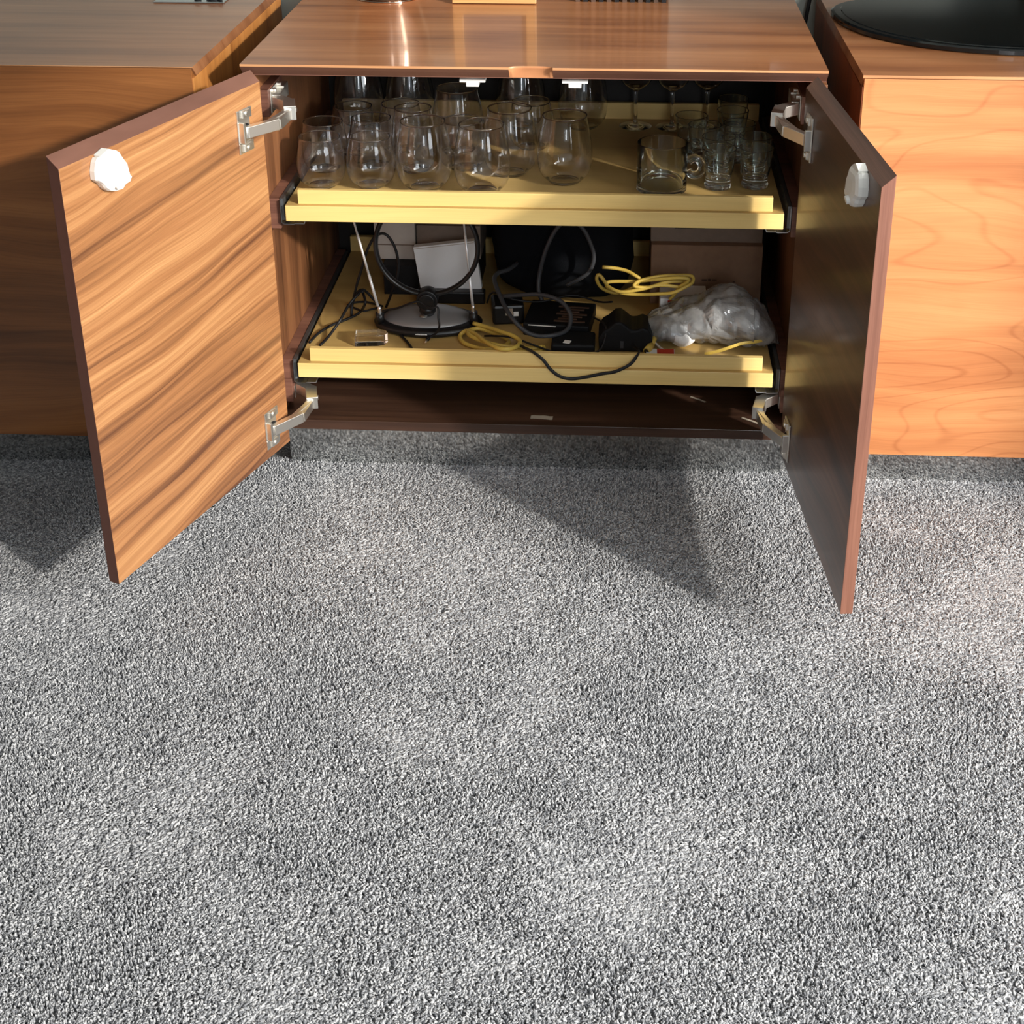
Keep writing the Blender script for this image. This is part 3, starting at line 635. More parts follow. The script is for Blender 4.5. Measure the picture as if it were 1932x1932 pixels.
props(build('maker_lettering', mb, M_WHITE, ant), kind='stuff')
hub = Vector((-0.2085, 0.180, 0.2700))
mb = MB(); mb.lathe([(0, -0.026), (0.011, -0.025), (0.0155, -0.018), (0.0150, -0.010), (0.009, -0.003), (0.010, 0.004), (0.0, 0.006)], (hub.x - 0.001, hub.y, ZL + 0.060 - 0.004), 36); build('neck', mb, M_BLACK, ant)
mb = MB(); mb.tube([hub + Vector((0, -0.014, 0.010)), hub + Vector((0, 0.014, 0.010))], lambda t: 0.0225 if 0.1 < t < 0.9 else 0.0200, 36, sub=1)
mb.tube([hub + Vector((0, -0.019, 0.010)), hub + Vector((0, -0.013, 0.010))], 0.015, 30, sub=1); build('hub', mb, M_BLACK, ant, bevel=0.0015)
mb = MB(); rc = Vector((-0.2070, 0.1815, 0.3830)); rr = 0.0945
def loopfn(u, v):
    a = 2*pi*u; b = 2*pi*v
    return (rc.x + (rr + 0.0046*cos(b))*cos(a), rc.y + 0.0085*sin(b), rc.z + (rr + 0.0046*cos(b))*sin(a))
mb.grid(loopfn, 80, 11, closed_u=True); build('loop', mb, M_BLACK, ant, weld=True)
for nm, pts in (('rod', [(-0.3002, 0.180, 0.2480), (-0.3495, 0.180, 0.4800)]), ('rod', [(-0.1236, 0.180, 0.2545), (-0.1405, 0.180, 0.4800)])):
    a, b = Vector(pts[0]), Vector(pts[1])
    mb = MB()
    for t0, t1, r in ((0.06, 0.34, 0.0027), (0.34, 0.68, 0.0023), (0.68, 1.0, 0.0019)): mb.cyl(a.lerp(b, t0), a.lerp(b, t1), r, 14)
    rod = build('rod', mb, M_ROD, ant)
    mb = MB(); mb.lathe([(0, -0.004), (0.0040, -0.003), (0.0046, 0.0), (0.0034, 0.005), (0.0042, 0.008), (0.0030, 0.013), (0, 0.014)], tuple(a), 18); build('swivel', mb, M_CHROME, rod)
    mb = MB(); mb.cyl((a.x, a.y, ZL + 0.012), (a.x, a.y, a.z), 0.0080, 18); build('socket', mb, M_BLACK, ant)
COAX_LOOP = [(-0.3018, 0.2615, 0.224), (-0.2905, 0.25, 0.2522), (-0.2768, 0.24, 0.2872), (-0.271, 0.24, 0.3168), (-0.2723, 0.24, 0.3428), (-0.2784, 0.24, 0.3636), (-0.2887, 0.24, 0.3805), (-0.2999, 0.24, 0.3845), (-0.3139, 0.24, 0.3763), (-0.3238, 0.24, 0.3601), (-0.3331, 0.24, 0.3383), (-0.3416, 0.24, 0.311), (-0.3514, 0.24, 0.2818), (-0.3603, 0.24, 0.2501), (-0.3625, 0.23, 0.2356), (-0.3635, 0.2251, 0.22), (-0.3632, 0.235, 0.2389), (-0.3548, 0.24, 0.258), (-0.345, 0.24, 0.2682), (-0.3395, 0.235, 0.2605), (-0.3305, 0.2, 0.2596), (-0.345, 0.2329, 0.228), (-0.3575, 0.2209, 0.222), (-0.3773, 0.2, 0.22), (-0.3954, 0.1775, 0.22), (-0.4118, 0.1436, 0.2195), (-0.4201, 0.1063, 0.2190)]
COAX_B = [(-0.3114, 0.262, 0.2195), (-0.3399, 0.252, 0.2620), (-0.3466, 0.22, 0.268), (-0.3632, 0.2, 0.2523), (-0.3706, 0.16, 0.2428), (-0.3814, 0.149, 0.228), (-0.392, 0.1195, 0.2195), (-0.3984, 0.096, 0.2190)]
COAX_C = [(-0.3111, 0.2751, 0.2192), (-0.3307, 0.2869, 0.2192), (-0.3475, 0.2938, 0.2192), (-0.3699, 0.2901, 0.2192), (-0.3800, 0.2760, 0.2192), (-0.3654, 0.2648, 0.2192), (-0.3454, 0.2507, 0.2192), (-0.3313, 0.259, 0.2192), (-0.3165, 0.2698, 0.2192)]
FRONT = [(-0.2935, 0.175, 0.2551), (-0.2627, 0.16, 0.2679), (-0.236, 0.15, 0.2827), (-0.2211, 0.15, 0.2862), (-0.211, 0.147, 0.2813), (-0.1955, 0.14, 0.2783), (-0.1846, 0.14, 0.2796), (-0.1833, 0.132, 0.2619), (-0.1812, 0.128, 0.2498), (-0.1850, 0.131, 0.236), (-0.1961, 0.1331, 0.224), (-0.2022, 0.1309, 0.2215)]
for pts, r in ((COAX_LOOP, 0.0026), (COAX_B, 0.0026), (COAX_C, 0.0020), (FRONT, 0.0019)):
    mb = MB(); mb.tube(pts, r, 10); build('cable', mb, M_CBLK, ant)
mb = MB(); mb.tube([(-0.2022, 0.1309, 0.2215), (-0.2036, 0.1235, 0.2213)], 0.0034, 12, sub=1); build('plug_sleeve', mb, M_CBLK, ant)
mb = MB(); mb.tube([(-0.2036, 0.1235, 0.2213), (-0.2062, 0.1115, 0.2210)], 0.0018, 12, sub=1); build('plug_tip', mb, M_CHROME, ant)
def cable(name, pts, r, mat, label, cat='cable', **kw):
    mb = MB(); mb.tube(pts, r, 10, **kw); o = build(name, mb, mat, None); props(o, label, cat); return o
cable('black_wire', [(-0.2780, 0.1780, 0.2192), (-0.2672, 0.1624, 0.2190), (-0.2434, 0.1218, 0.2190), (-0.2295, 0.093, 0.2190), (-0.223, 0.07, 0.2190)], 0.0024, M_CBLK, 'short black wire sticking out from under the aerial base')
# clear block
mb = MB(); pl = [(-0.0300, -0.015), (0.012, -0.015), (0.024, -0.011), (0.030, 0.0), (0.026, 0.011), (0.014, 0.016), (-0.0300, 0.016)]
mb.prism(pl, 'z', 0, 0.021)
o = build('acrylic_block', mb, M_ACRYL, None, loc=(-0.3060, 0.1150, ZL), rotz=0.10, local=True, bevel=0.0015); props(o, 'small clear plastic block lying in front of the aerial', 'block')
# boxes behind the aerial
def carton(name, label, b, mat, rot=None, cat='box', bevel=0.0012, group=None):
    mb = MB(); x0, x1, y0, y1, z0, z1 = b; c = Vector(((x0+x1)/2, (y0+y1)/2, z0))
    mb.box(x0 - c.x, x1 - c.x, y0 - c.y, y1 - c.y, 0, z1 - z0)
    o = thing(name, label, cat, tuple(c), rot or 0.0, group)
    build('body', mb, mat, o, loc=(0, 0, 0), local=True, bevel=bevel)
    return o
def flap(o, b, mat=None, name='lid_flap'):
    mb = MB(); mb.box(*b); return build(name, mb, mat, o, loc=(0, 0, 0), local=True, bevel=0.0006)
b1 = carton('black_box', 'flat black box under the grey cartons behind the aerial', (-0.318, -0.130, 0.340, 0.500, ZL, 0.2780), M_BLACKM)
flap(b1, (-0.095, 0.095, -0.081, 0.0, 0.061, 0.0625), M_BLACKM)
b2 = carton('grey_carton', 'light grey carton at the left behind the loop of the aerial', (-0.338, -0.2570, 0.372, 0.500, 0.2788, 0.4300), M_GCARD)
flap(b2, (-0.0390, 0.0390, -0.0655, -0.0635, 0.030, 0.032), M_CARD2, 'tape_strip')
b3 = carton('taupe_carton', 'taupe carton right of the light grey one behind the aerial', (-0.2550, -0.1280, 0.380, 0.500, 0.2788, 0.3480), M_CARD2)
flap(b3, (-0.062, 0.062, -0.0613, 0.0, 0.0690, 0.0702), M_CARD2)
b4 = carton('black_case', 'rounded black case lying on the taupe carton', (-0.2480, -0.1500, 0.385, 0.470, 0.3492, 0.3820), M_BLACK, cat='case', bevel=0.010)
flap(b4, (-0.0495, 0.0495, -0.0430, 0.0430, 0.0155, 0.0170), M_BLACKM, 'zip_seam')
# white box leaning
wb = thing('white_box', 'thin white box leaning upright behind the aerial loop', 'box', (-0.1800, 0.3250, ZL), 0.0)
Mr = Matrix.Rotation(-math.radians(7.5), 4, 'Y')
mb = MB(); mb.box(-0.0580, 0.0620, -0.0080, 0.0080, 0.0180, 0.1190, Mr); build('body', mb, M_PAPER, wb, loc=(0,0,0), local=True, bevel=0.0006)
mb = MB(); mb.box(-0.0575, 0.0615, -0.0086, -0.0080, 0.1150, 0.1165, Mr); build('lid_edge', mb, M_GCARD, wb, loc=(0,0,0), local=True)
mb = MB(); mb.box(-0.0640, 0.0700, -0.012, 0.012, 0.0, 0.0255); o = build('power_brick', mb, M_BLACK, None, loc=(-0.1840, 0.3100, ZL), local=True, bevel=0.003); props(o, 'long black power brick lying under the leaning white box', 'adapter')
# ------------------------------------------------------------ black clutter in the middle
def lumpy(name, c, rx, ry, rz, mat, label, cat, amp=0.12, fr=18.0, pw=2.6, sub=(56, 30), z0=ZL, seed=0.0, flat=True):
    def fn(u, v):
        a = 2*pi*u; t = pi*(v - 0.5)
        ca, sa, ct, st = cos(a), sin(a), cos(t), sin(t)
        e = 2.0/pw
        x = abs(ct)**e * (abs(ca)**e) * (1 if ca >= 0 else -1); y = abs(ct)**e * (abs(sa)**e) * (1 if sa >= 0 else -1); z = abs(st)**e * (1 if st >= 0 else -1)
        p = Vector((x*rx, y*ry, z*rz)); nz_ = noise.noise(Vector((p.x*fr + seed, p.y*fr, p.z*fr))) + 0.5*noise.noise(Vector((p.x*fr*2.3, p.y*fr*2.3 + seed, p.z*fr*2.3)))
        p *= 1 + amp*nz_
        q = Vector((c[0] + p.x, c[1] + p.y, c[2] + p.z)); q.z = max(q.z, z0 + 0.0004*0 + 0.0002)
        return tuple(q)
    mb = MB(); mb.grid(fn, sub[0], sub[1], smooth=not flat, closed_u=True)
    o = build(name, mb, mat, None, weld=True); props(o, label, cat); return o
lumpy('black_pouch', (0.040, 0.400, 0.305), 0.140, 0.085, 0.095, M_CLOTH, 'big slumped black cloth pouch at the back of the lower tray', 'bag', 0.10, 11, 3.2, flat=False)
# router with slotted top
rt = thing('slotted_router', 'black network box with slotted vents in the middle of the lower tray', 'router', (0.038, 0.2150, ZL), -0.10)
mb = MB(); mb.box(-0.062, 0.062, -0.060, 0.050, 0.0, 0.0260); build('body', mb, M_BLACKM, rt, loc=(0,0,0), local=True, bevel=0.003)
for i in range(7):
    mb = MB(); yy = -0.046 + i*0.011
    mb.box(-0.006 + (i % 3)*0.006, 0.052 - ((i*2) % 3)*0.008, yy, yy + 0.0045, 0.0262, 0.0278); build('vent_rib', mb, M_BROWNS, rt, loc=(0,0,0), local=True)
mb = MB(); mb.box(-0.052, 0.000, -0.0606, -0.0600, 0.0215, 0.0232); build('white_stripe', mb, M_WHITE, rt, loc=(0,0,0), local=True)
pa = thing('power_adapter', 'black plug adapter with a white sticker, right of the aerial', 'adapter', (-0.0640, 0.2360, ZL), 0.15)
mb = MB(); mb.box(-0.030, 0.030, -0.030, 0.030, 0.0, 0.040); build('body', mb, M_BLACK, pa, loc=(0,0,0), local=True, bevel=0.005)
mb = MB(); mb.box(-0.006, 0.008, -0.0306, -0.0298, 0.0200, 0.0340); build('pin', mb, M_CHROME, pa, loc=(0,0,0), local=True)
mb = MB(); mb.box(0.0090, 0.0185, -0.0308, -0.0300, 0.0180, 0.0270); build('sticker', mb, M_WHITE, pa, loc=(0,0,0), local=True)
pb_ = thing('power_adapter', 'black flat brick with a white tag at the front rail', 'adapter', (0.0700, 0.1100, ZL), 0.0)
mb = MB(); mb.box(-0.043, 0.036, -0.030, 0.030, 0.0, 0.0215); build('body', mb, M_BLACKM, pb_, loc=(0,0,0), local=True, bevel=0.004)
mb = MB(); mb.prism([(-0.022, -0.0225), (-0.010, -0.0260), (-0.0065, -0.0140), (-0.0185, -0.0105)], 'z', 0.0216, 0.0222); build('tag', mb, M_WHITE, pb_, loc=(0,0,0), local=True)
ch = thing('camera_charger', 'two-lobed black charger right of the white-tagged brick', 'charger', (0.1640, 0.1330, ZL), 0.0)
mb = MB(); prof = spline([(-0.050, 0.0), (-0.052, 0.030), (-0.040, 0.046), (-0.022, 0.060), (-0.004, 0.054), (0.010, 0.044), (0.024, 0.050), (0.040, 0.046), (0.048, 0.028), (0.046, 0.0)], 4)
P_ = [(-0.05, 0.0)] + [(a if abs(a) > 0 else 0, b) for a, b in []]
pts2 = []
raw = [(-0.050, 0.0), (-0.052, 0.026), (-0.044, 0.040), (-0.034, 0.046), (-0.022, 0.058), (-0.012, 0.060), (-0.002, 0.052), (0.008, 0.043), (0.018, 0.044), (0.028, 0.049), (0.038, 0.044), (0.046, 0.030), (0.047, 0.0)]
mb.prism(raw, 'y', -0.034, 0.034); build('body', mb, M_BLACKM, ch, loc=(0,0,0), local=True, bevel=0.004)
mb = MB(); mb.box(-0.012, -0.006, -0.0350, -0.0338, 0.008, 0.022); build('seam', mb, M_CGRY, ch, loc=(0,0,0), local=True)
cable('charcoal_cable', [(0.0009, 0.262, 0.2430), (-0.0067, 0.27, 0.2623), (-0.0051, 0.28, 0.2913), (0.0021, 0.28, 0.3243), (0.0123, 0.28, 0.355), (0.0284, 0.28, 0.3859), (0.0524, 0.28, 0.4062), (0.0765, 0.28, 0.3868), (0.0888, 0.28, 0.364), (0.0981, 0.28, 0.336), (0.0964, 0.28, 0.3131), (0.0874, 0.28, 0.2954), (0.0713, 0.28, 0.2829), (0.0469, 0.28, 0.2691)], 0.0042, M_CGRY, 'tall arching charcoal cable in front of the black pouch')
cable('charcoal_cable', [(-0.0701, 0.21, 0.2738), (-0.0373, 0.2, 0.2816), (-0.0019, 0.19, 0.2878), (0.0248, 0.18, 0.2868), (0.0461, 0.17, 0.2788), (0.0589, 0.155, 0.2648), (0.0585, 0.14, 0.2489), (0.0481, 0.125, 0.2415), (0.0249, 0.11, 0.2410), (-0.0008, 0.11, 0.2405), (-0.0233, 0.115, 0.2476), (-0.0464, 0.13, 0.2648), (-0.0624, 0.16, 0.275), (-0.0794, 0.2, 0.2912), (-0.0874, 0.23, 0.3012), (-0.082, 0.25, 0.3045), (-0.0654, 0.27, 0.303), (-0.05, 0.31, 0.30)], 0.0042, M_CGRY, 'thick charcoal cable looping like a teardrop over the slotted router')
cable('flat_strap', [(-0.0357, 0.0886, 0.232), (-0.0263, 0.06, 0.2430), (-0.0162, 0.044, 0.2462), (-0.0009, 0.0300, 0.2450), (0.0162, 0.024, 0.2332), (0.0295, 0.0215, 0.2162), (0.046, 0.0205, 0.2035), (0.066, 0.0205, 0.1992), (0.0908, 0.0205, 0.203), (0.1236, 0.0205, 0.2112), (0.1439, 0.0205, 0.2154), (0.1698, 0.024, 0.2286), (0.1829, 0.0300, 0.2448), (0.1858, 0.043, 0.2456), (0.1800, 0.060, 0.2446), (0.176, 0.085, 0.235)], (0.0030, 0.0014), M_CBLK, 'flat black lead drooping in a curve over the front rail', flat=(0, 0.2, 1))
for pts, lab in (([(-0.100, 0.150, 0.219), (-0.08, 0.125, 0.231), (-0.045, 0.105, 0.238), (0.0, 0.088, 0.230), (0.035, 0.075, 0.224), (0.07, 0.07, 0.221)], 'thin black wire crossing over the front yellow coil'),
                 ([(0.020, 0.082, 0.2185), (0.05, 0.072, 0.224), (0.095, 0.071, 0.226), (0.118, 0.085, 0.230), (0.125, 0.110, 0.262), (0.10, 0.150, 0.262)], 'thin black wire curling around the white-tagged brick'),
                 ([(-0.105, 0.255, 0.240), (-0.09, 0.225, 0.275), (-0.05, 0.205, 0.270), (0.00, 0.215, 0.262), (0.06, 0.23, 0.270), (0.11, 0.22, 0.262), (0.135, 0.18, 0.280)], 'thin black wire lying across the adapter and router')):
    cable('black_wire', pts, 0.0019, M_CBLK, lab)
# yellow cables
YA = [(-0.1231, 0.1701, 0.235), (-0.0958, 0.1549, 0.235), (-0.067, 0.1246, 0.24), (-0.0448, 0.1054, 0.242), (-0.0297, 0.0864, 0.24), (-0.0329, 0.059, 0.2430), (-0.0454, 0.0400, 0.2465), (-0.0623, 0.0400, 0.2465), (-0.0881, 0.0718, 0.242), (-0.1133, 0.1215, 0.235), (-0.1333, 0.1474, 0.23), (-0.1454, 0.1434, 0.2210), (-0.1354, 0.115, 0.2205), (-0.1112, 0.0972, 0.2205), (-0.0902, 0.0915, 0.2205), (-0.0657, 0.0994, 0.2205), (-0.0529, 0.123, 0.222), (-0.0793, 0.1451, 0.226), (-0.1105, 0.1622, 0.228), (-0.1298, 0.1476, 0.23), (-0.1231, 0.1206, 0.232), (-0.0945, 0.097, 0.232), (-0.0625, 0.088, 0.229), (-0.0277, 0.0968, 0.2230), (-0.0052, 0.0937, 0.2225), (0.0098, 0.1021, 0.2225), (0.013, 0.0940, 0.2212), (0.0057, 0.0835, 0.2210), (-0.021, 0.0810, 0.2210), (-0.046, 0.0865, 0.2230)]
cable('yellow_cable', YA, 0.0040, M_CYEL, 'coiled yellow cable at the front rail, between the aerial and the brick')
YD = [(0.1162, 0.235, 0.3266), (0.1401, 0.2408, 0.3225), (0.1611, 0.2381, 0.3187), (0.1761, 0.2309, 0.3134), (0.1863, 0.2297, 0.3044), (0.1698, 0.2363, 0.2827), (0.141, 0.241, 0.2719), (0.1164, 0.2369, 0.2824), (0.1057, 0.23, 0.3026), (0.1095, 0.2304, 0.3133)]
YE = [(0.1227, 0.228, 0.2973), (0.1268, 0.2358, 0.2853), (0.152, 0.2377, 0.2736), (0.183, 0.2323, 0.2732), (0.2237, 0.2236, 0.2789), (0.2482, 0.2182, 0.2841), (0.2707, 0.2203, 0.295), (0.2845, 0.2282, 0.3016), (0.2845, 0.2359, 0.3108), (0.2643, 0.2377, 0.3119), (0.2229, 0.2321, 0.3111), (0.1862, 0.2234, 0.3052), (0.1761, 0.2182, 0.2961), (0.2029, 0.2204, 0.2935), (0.2336, 0.2283, 0.3005), (0.2606, 0.236, 0.3002), (0.2812, 0.2377, 0.2954), (0.2652, 0.232, 0.2909), (0.2231, 0.2233, 0.297), (0.1925, 0.2182, 0.291), (0.1519, 0.2205, 0.2827), (0.1268, 0.2285, 0.2906), (0.1256, 0.2361, 0.295), (0.1406, 0.2376, 0.297), (0.1781, 0.2318, 0.3003), (0.2188, 0.2231, 0.3089), (0.259, 0.2181, 0.315), (0.278, 0.2206, 0.3101), (0.2606, 0.2287, 0.2912), (0.253, 0.2362, 0.274), (0.2435, 0.2376, 0.2620)]
cable('yellow_cable', YD + YE, 0.0034, M_CYEL, 'loosely looped yellow cable in front of the brown cardboard box')
yp = thing('yellow_plug', 'round yellow connector plug poking out beside the charger', 'plug', (0.2050, 0.0980, ZL))
mb = MB(); mb.tube([(0.2170, 0.1200, 0.2400), (0.2110, 0.1080, 0.2330), (0.2075, 0.1005, 0.2290)], 0.0050, 16, sub=1); mb.tube([(0.2085, 0.1022, 0.2298), (0.1995, 0.0830, 0.2265)], 0.0068, 18, sub=1); build('sleeve', mb, M_CYEL, yp)
mb = MB(); mb.tube([(0.1997, 0.0835, 0.2266), (0.1990, 0.0820, 0.22635)], 0.0045, 16, sub=1); build('socket', mb, M_BLACK, yp)
# cardboard boxes at the right
cb = carton('cardboard_box', 'brown cardboard box behind the plastic bag', (0.2085, 0.4225, 0.320, 0.500, ZL, 0.3390), M_CARD)
flap(cb, (-0.1068, 0.1068, -0.0905, 0.0, 0.1228, 0.1242), M_CARD)
mb = MB()
for k, (xx, zz, ww, hh) in enumerate([(-0.048, 0.052, 0.004, 0.003), (-0.042, 0.052, 0.0012, 0.009), (-0.008, 0.050, 0.010, 0.004), (0.004, 0.050, 0.006, 0.005), (0.012, 0.051, 0.009, 0.003), (0.052, 0.048, 0.004, 0.003)]):
    mb.box(xx, xx + ww, -0.0906, -0.0900, zz, zz + hh)
props(build('print_marks', mb, M_BROWNS, cb, loc=(0,0,0), local=True), kind='stuff')
cb2 = carton('cardboard_box', 'greyer cardboard box with dark slot, stacked on the brown one', (0.2070, 0.4220, 0.338, 0.500, 0.3400, 0.4500), M_CARD2)
flap(cb2, (-0.062, -0.004, -0.0822, -0.0808, 0.028, 0.052), M_BLACKM, 'handle_slot')
rw = carton('small_carton', 'small white and red carton between the bag and brown box', (0.2260, 0.3150, 0.245, 0.312, ZL, 0.2600), M_PAPER)
flap(rw, (-0.030, 0.028, -0.0345, -0.0330, 0.018, 0.0405), M_RED, 'red_print')
rc_ = carton('red_card', 'red and white folded card under the left end of the plastic bag', (0.1990, 0.2500, 0.070, 0.096, ZL, 0.2260), M_PAPER, cat='card', bevel=0.0004)
flap(rc_, (-0.006, 0.0250, -0.0137, 0.0128, 0.0, 0.0101), M_RED, 'red_print')
# ------------------------------------------------------------ plastic bag
def bag_mat():
    t = NT('crumpled_clear_plastic')
    tr = t.n('ShaderNodeBsdfTransparent'); tr.inputs[0].default_value = (0.93, 0.94, 0.95, 1)
    gl = t.n('ShaderNodeBsdfGlossy'); gl.inputs['Roughness'].default_value = 0.12
    df = t.n('ShaderNodeBsdfDiffuse'); df.inputs[0].default_value = (0.80, 0.81, 0.82, 1)
    tl = t.n('ShaderNodeBsdfTranslucent'); tl.inputs[0].default_value = (0.80, 0.81, 0.82, 1)
    fr = t.n('ShaderNodeFresnel'); fr.inputs[0].default_value = 1.5
    m1 = t.n('ShaderNodeMixShader'); m1.inputs[0].default_value = 0.4; t.l(df.outputs[0], m1.inputs[1]); t.l(tl.outputs[0], m1.inputs[2])
    tc = t.n('ShaderNodeTexCoord'); nz_ = t.n('ShaderNodeTexNoise'); nz_.inputs['Scale'].default_value = 26; nz_.inputs['Detail'].default_value = 3; t.l(tc.outputs['Object'], nz_.inputs['Vector'])
    f = t.ramp(nz_.outputs['Fac'], [(0.35, (0.18, 0.18, 0.18)), (0.62, (0.60, 0.60, 0.60))])
    m2 = t.n('ShaderNodeMixShader'); t.l(f, m2.inputs[0]); t.l(tr.outputs[0], m2.inputs[1]); t.l(m1.outputs[0], m2.inputs[2])
    m3 = t.n('ShaderNodeMixShader'); t.l(t.math('ADD', fr.outputs[0], 0.05), m3.inputs[0]); t.l(m2.outputs[0], m3.inputs[1]); t.l(gl.outputs[0], m3.inputs[2])
    t.l(m3.outputs[0], t.out.inputs[0]); return t.m
M_BAG = bag_mat()
TOPL = [(0.1860, 0.2500), (0.2050, 0.2600), (0.2350, 0.2690), (0.2700, 0.2830), (0.3000, 0.2930), (0.3200, 0.3120), (0.3450, 0.3200), (0.3750, 0.3170), (0.4000, 0.3020), (0.4220, 0.2750), (0.4360, 0.2470), (0.4420, 0.2300)]
def topz(x):
    for (a, b), (c, d) in zip(TOPL, TOPL[1:]):
        if a <= x <= c: return b + (d-b)*(x-a)/(c-a)
    return TOPL[-1][1]
bagt = thing('plastic_bag', 'crumpled clear zip bag with yellow seal strip at the right of the lower tray', 'bag', (0.3150, 0.1650, ZL))
def bagfn(seed, sh):
    def fn(u, v):
        x = 0.1860 + (0.4420 - 0.1860)*v; zt_ = topz(x) - ZL
        a = 2*pi*u; e = 0.35 + 0.65*min(1, min(v, 1-v)*6)
        yc = 0.1600 + 0.015*sin(v*5); wy = (0.068 - 0.012*(v > .8))*sh*e
        cz = zt_/2; y = yc + wy*cos(a); z = cz + (zt_/2)*sh*sin(a)
        p = Vector((x*24 + seed, y*24, z*24)); c1 = noise.noise(p); 
        q = noise.voronoi(Vector((x*30 + seed, y*30, z*30)))[0]; rid = (q[1] - q[0])
        d = 0.010*c1 + 0.008*(rid - 0.35)
        y += d*cos(a)*1.0; z += d*sin(a) + 0.002*noise.noise(p*2.3)
        return (x + 0.004*noise.noise(p*1.7), min(max(y, 0.052), 0.2400), ZL + max(z, 0.0006 + (0.006 if x > 0.418 else 0)))
    return fn
mb = MB(); mb.grid(bagfn(0.0, 1.0), 72, 110, smooth=False, closed_u=True); build('outer_film', mb, M_BAG, bagt, fixn=False)
mb = MB(); mb.grid(bagfn(5.0, 0.72), 56, 70, smooth=False, closed_u=True); build('inner_film', mb, M_BAG, bagt, fixn=False)
mb = MB(); mb.tube([(0.3046, 0.086, 0.2220), (0.3283, 0.083, 0.2298), (0.3515, 0.081, 0.2401), (0.3717, 0.084, 0.2463), (0.399, 0.095, 0.2452), (0.4250, 0.115, 0.2430)], (0.0028, 0.0006), 8, flat=(0, 0.25, 1), smooth=False); build('seal_strip', mb, M_CYEL, bagt)
mb = MB(); mb.tube([(0.2035, 0.124, 0.2450), (0.2150, 0.108, 0.2330), (0.2300, 0.094, 0.2250), (0.2480, 0.086, 0.2200)], (0.0022, 0.0006), 8, flat=(0, 0.25, 1), smooth=False); build('seal_strip', mb, M_GCARD, bagt)
for i, (x, y, z, rx, ry, rz) in enumerate([(0.262, 0.130, 0.2400, 0.026, 0.022, 0.020), (0.300, 0.160, 0.2450, 0.036, 0.026, 0.024), (0.245, 0.165, 0.2380, 0.024, 0.022, 0.018), (0.350, 0.165, 0.2550, 0.034, 0.026, 0.032)]):
    lumpy('tissue_wad', (x, y, z), rx, ry, rz, M_PAPER, ['crumpled white tissue wad at the lower left inside the clear bag', 'crumpled white tissue wad in the middle of the clear bag', 'crumpled white tissue wad at the back left inside the bag', 'crumpled white tissue wad at the right inside the clear bag'][i], 'tissue', 0.25, 34, 2.2, (30, 18), seed=i*3.0, flat=True)
# scraps on the bottom board
for (x, y, w, d, r, lab) in ((0.0126, 0.029, 0.040, 0.013, -0.05, 'pale tape scrap on the bottom board near its front edge'), (0.2982, 0.113, 0.005, 0.034, 0.9, 'thin pale tape scrap further back on the bottom board'), (0.3880, 0.036, 0.005, 0.034, 0.9, 'thin pale tape scrap beside the lower right hinge')):
    mb = MB(); n_ = 8
    mb.grid(lambda u, v: (-w/2 + w*u + 0.0006*sin(v*9), -d/2 + d*v + 0.0006*sin(u*13), 0.0006 + 0.0004*sin(u*6 + v*5)), n_, 4)
    vs = list(mb.v); k = len(vs); mb.v += [(a, b, c - 0.0005) for a, b, c in vs]; mb.f += [[k + i for i in f][::-1] for f in mb.f[:]]; mb.sm += mb.sm[:]
    o = build('tape_scrap', mb, M_TAPE, None, loc=(x, y, ZB + T + 0.0002), rotz=r, local=True, fixn=False); props(o, lab, 'tape')
# ------------------------------------------------------------ things on the tops, cut by the upper edge of the photograph
tvs = thing('television', 'black television on a wide glossy curved stand, on the right cabinet', 'television', (0.8900, 0.330, 0.7678))
def sup(k, z): return [(0.890 + 0.362*k*(abs(cos(a))**0.80)*(1 if cos(a) > 0 else -1), 0.395 + (0.289)*k*(abs(sin(a))**0.92)*(1 if sin(a) > 0 else -1) * (1 if sin(a) < 0 else 0.55), z) for a in [2*pi*i/96 for i in range(96)]]
mb = MB(); rings = [sup(0.985, 0.7680), sup(1.0, 0.7700), sup(1.0, 0.7765), sup(0.988, 0.7790), sup(0.955, 0.7790), sup(0.950, 0.7800), sup(0.5, 0.7800)]
for r_ in rings: mb.v += r_
for i in range(len(rings)-1): mb.f += [[i*96+q, i*96+(q+1) % 96, (i+1)*96+(q+1) % 96, (i+1)*96+q] for q in range(96)]
mb.f += [list(range(96))[::-1], [(len(rings)-1)*96+q for q in range(96)]]; mb.sm = [False]*len(mb.f)
build('stand_base', mb, M_TVG, tvs)
mb = MB(); mb.box(0.92, 1.06, 0.435, 0.465, 0.780, 0.870); build('stand_neck', mb, M_TVG, tvs, bevel=0.003)
mb = MB(); mb.box(0.42, 1.36, 0.425, 0.470, 0.860, 1.42); build('screen', mb, M_TVG, tvs, bevel=0.004)
cable('electric_cable', [(0.5215, 0.615, 0.840), (0.5185, 0.612, 0.790), (0.5125, 0.608, 0.7450), (0.5070, 0.606, 0.700), (0.5020, 0.608, 0.60), (0.5010, 0.612, 0.40), (0.5010, 0.612, 0.15), (0.5010, 0.60, 0.008)], 0.0040, M_CBLK, 'black power cord hanging in the gap left of the right cabinet', 'cable')
vs_ = thing('vase', 'round dark bronze vase standing on the open cabinet, only its foot in view', 'vase', (-0.3120, 0.5250, ZT))
mb = MB(); pf_ = spline([(0.046, 0.0), (0.058, 0.004), (0.072, 0.040), (0.084, 0.10), (0.078, 0.17), (0.050, 0.22), (0.034, 0.250), (0.040, 0.275)], 6)
mb.lathe([(0, 0.001)] + pf_ + [(r - 0.004, z) for r, z in pf_[::-1][:-6]] + [(0.0, 0.02)], (-0.3120, 0.5250, ZT), 64); build('body', mb, M_VASE, vs_)
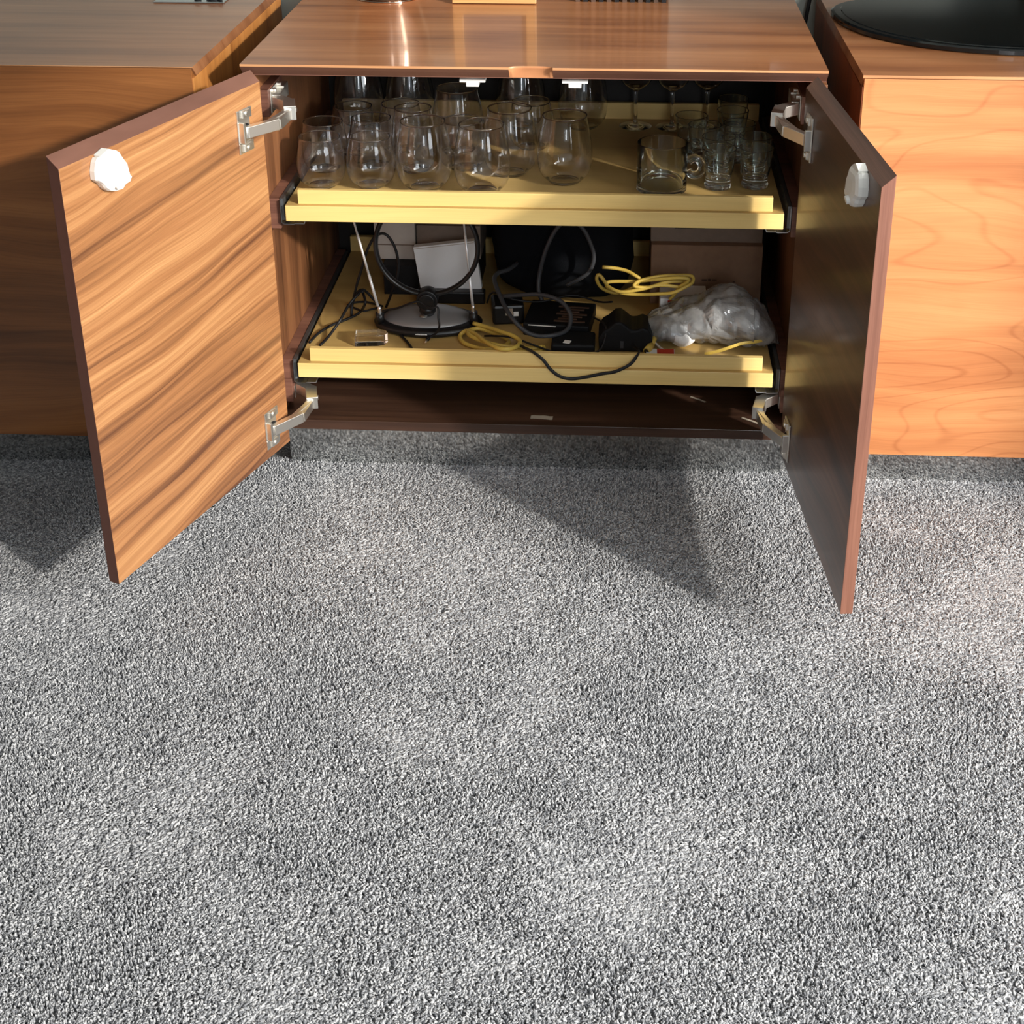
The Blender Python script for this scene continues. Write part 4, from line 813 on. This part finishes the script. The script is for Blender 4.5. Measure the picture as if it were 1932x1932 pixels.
mb = MB(); mb.lathe([(0.0625, 0.0), (0.0640, 0.0022), (0.0600, 0.0038), (0.046, 0.0038), (0.046, 0.0005), (0.0625, 0.0)], (-0.3120, 0.5250, ZT), 64); build('foot_ring', mb, M_VASE, vs_)
fr_ = thing('picture_frame', 'light wooden picture frame standing on the open cabinet, only its lower rail in view', 'picture frame', (-0.1008, 0.4700, ZT))
Mf = Matrix.Translation((-0.1008, 0.4700, ZT)) @ Matrix.Rotation(-0.14, 4, 'X') @ Matrix.Translation((0.1008, -0.4700, -ZT))
x0, x1, z0, z1, w_ = -0.1811, -0.0205, ZT + 0.0012, ZT + 0.215, 0.020
for nm, b in (('lower_rail', (x0, x1, 0.466, 0.480, z0, z0 + w_)), ('upper_rail', (x0, x1, 0.466, 0.480, z1 - w_, z1)), ('upright', (x0, x0 + w_, 0.466, 0.480, z0 + w_, z1 - w_)), ('upright', (x1 - w_, x1, 0.466, 0.480, z0 + w_, z1 - w_))):
    mb = MB(); mb.box(*b, Mf); build(nm, mb, M_BAMBOO, fr_, bevel=0.0012)
mb = MB(); mb.box(x0 + w_*0.6, x1 - w_*0.6, 0.4745, 0.4785, z0 + w_*0.6, z1 - w_*0.6, Mf); build('picture', mb, plain('grey_print', srgb(116,112,112), 0.08, var=0.05, bscale=9), fr_)
mb = MB(); mb.box(-0.110, -0.092, 0.480, 0.484, z0 + 0.02, z0 + 0.15, Matrix.Translation((0, 0, 0)) @ Mf @ Matrix.Translation((0, 0.482, z0 + 0.15)) @ Matrix.Rotation(0.35, 4, 'X') @ Matrix.Translation((0, -0.482, -z0 - 0.15))); build('easel_strut', mb, M_BAMBOO, fr_)
bk = thing('display_case', 'black slatted case standing on the open cabinet, right of the picture frame', 'case', (0.1424, 0.545, ZT))
mb = MB(); mb.box(0.0525, 0.2323, 0.4990, 0.585, ZT + 0.006, ZT + 0.20); build('body', mb, M_BLACKM, bk, bevel=0.002)
for k in range(12):
    mb = MB(); xx = 0.0535 + k*0.0150; mb.box(xx, xx + 0.0085, 0.4965, 0.4988, ZT, ZT + 0.20); build('slat', mb, M_BLACK if k % 2 else M_BROWNS, bk)
sv = thing('silver_tray', 'thin silver tray on the left cabinet, only its front edge in view', 'tray', (-0.6842, 0.520, 0.7695))
mb = MB(); mb.box(-0.7525, -0.6160, 0.4430, 0.600, 0.7697, 0.7722); build('plate', mb, M_STEEL, sv, bevel=0.001)
for i, (xx, yy, rr_) in enumerate([(-0.640, 0.466, 0.0150), (-0.671, 0.462, 0.0070), (-0.624, 0.452, 0.0035)]):
    mb = MB(); mb.lathe([(0, 0.0), (rr_, 0.0), (rr_, 0.004), (rr_*0.85, 0.006), (0, 0.006)], (xx, yy, 0.7724), 28); o = build('black_stopper', mb, M_BLACK, None)
    props(o, ['large round black stopper on the silver tray', 'smaller round black stopper left of the large one, on the silver tray', 'tiny black stopper at the right corner of the silver tray'][i], 'stopper')
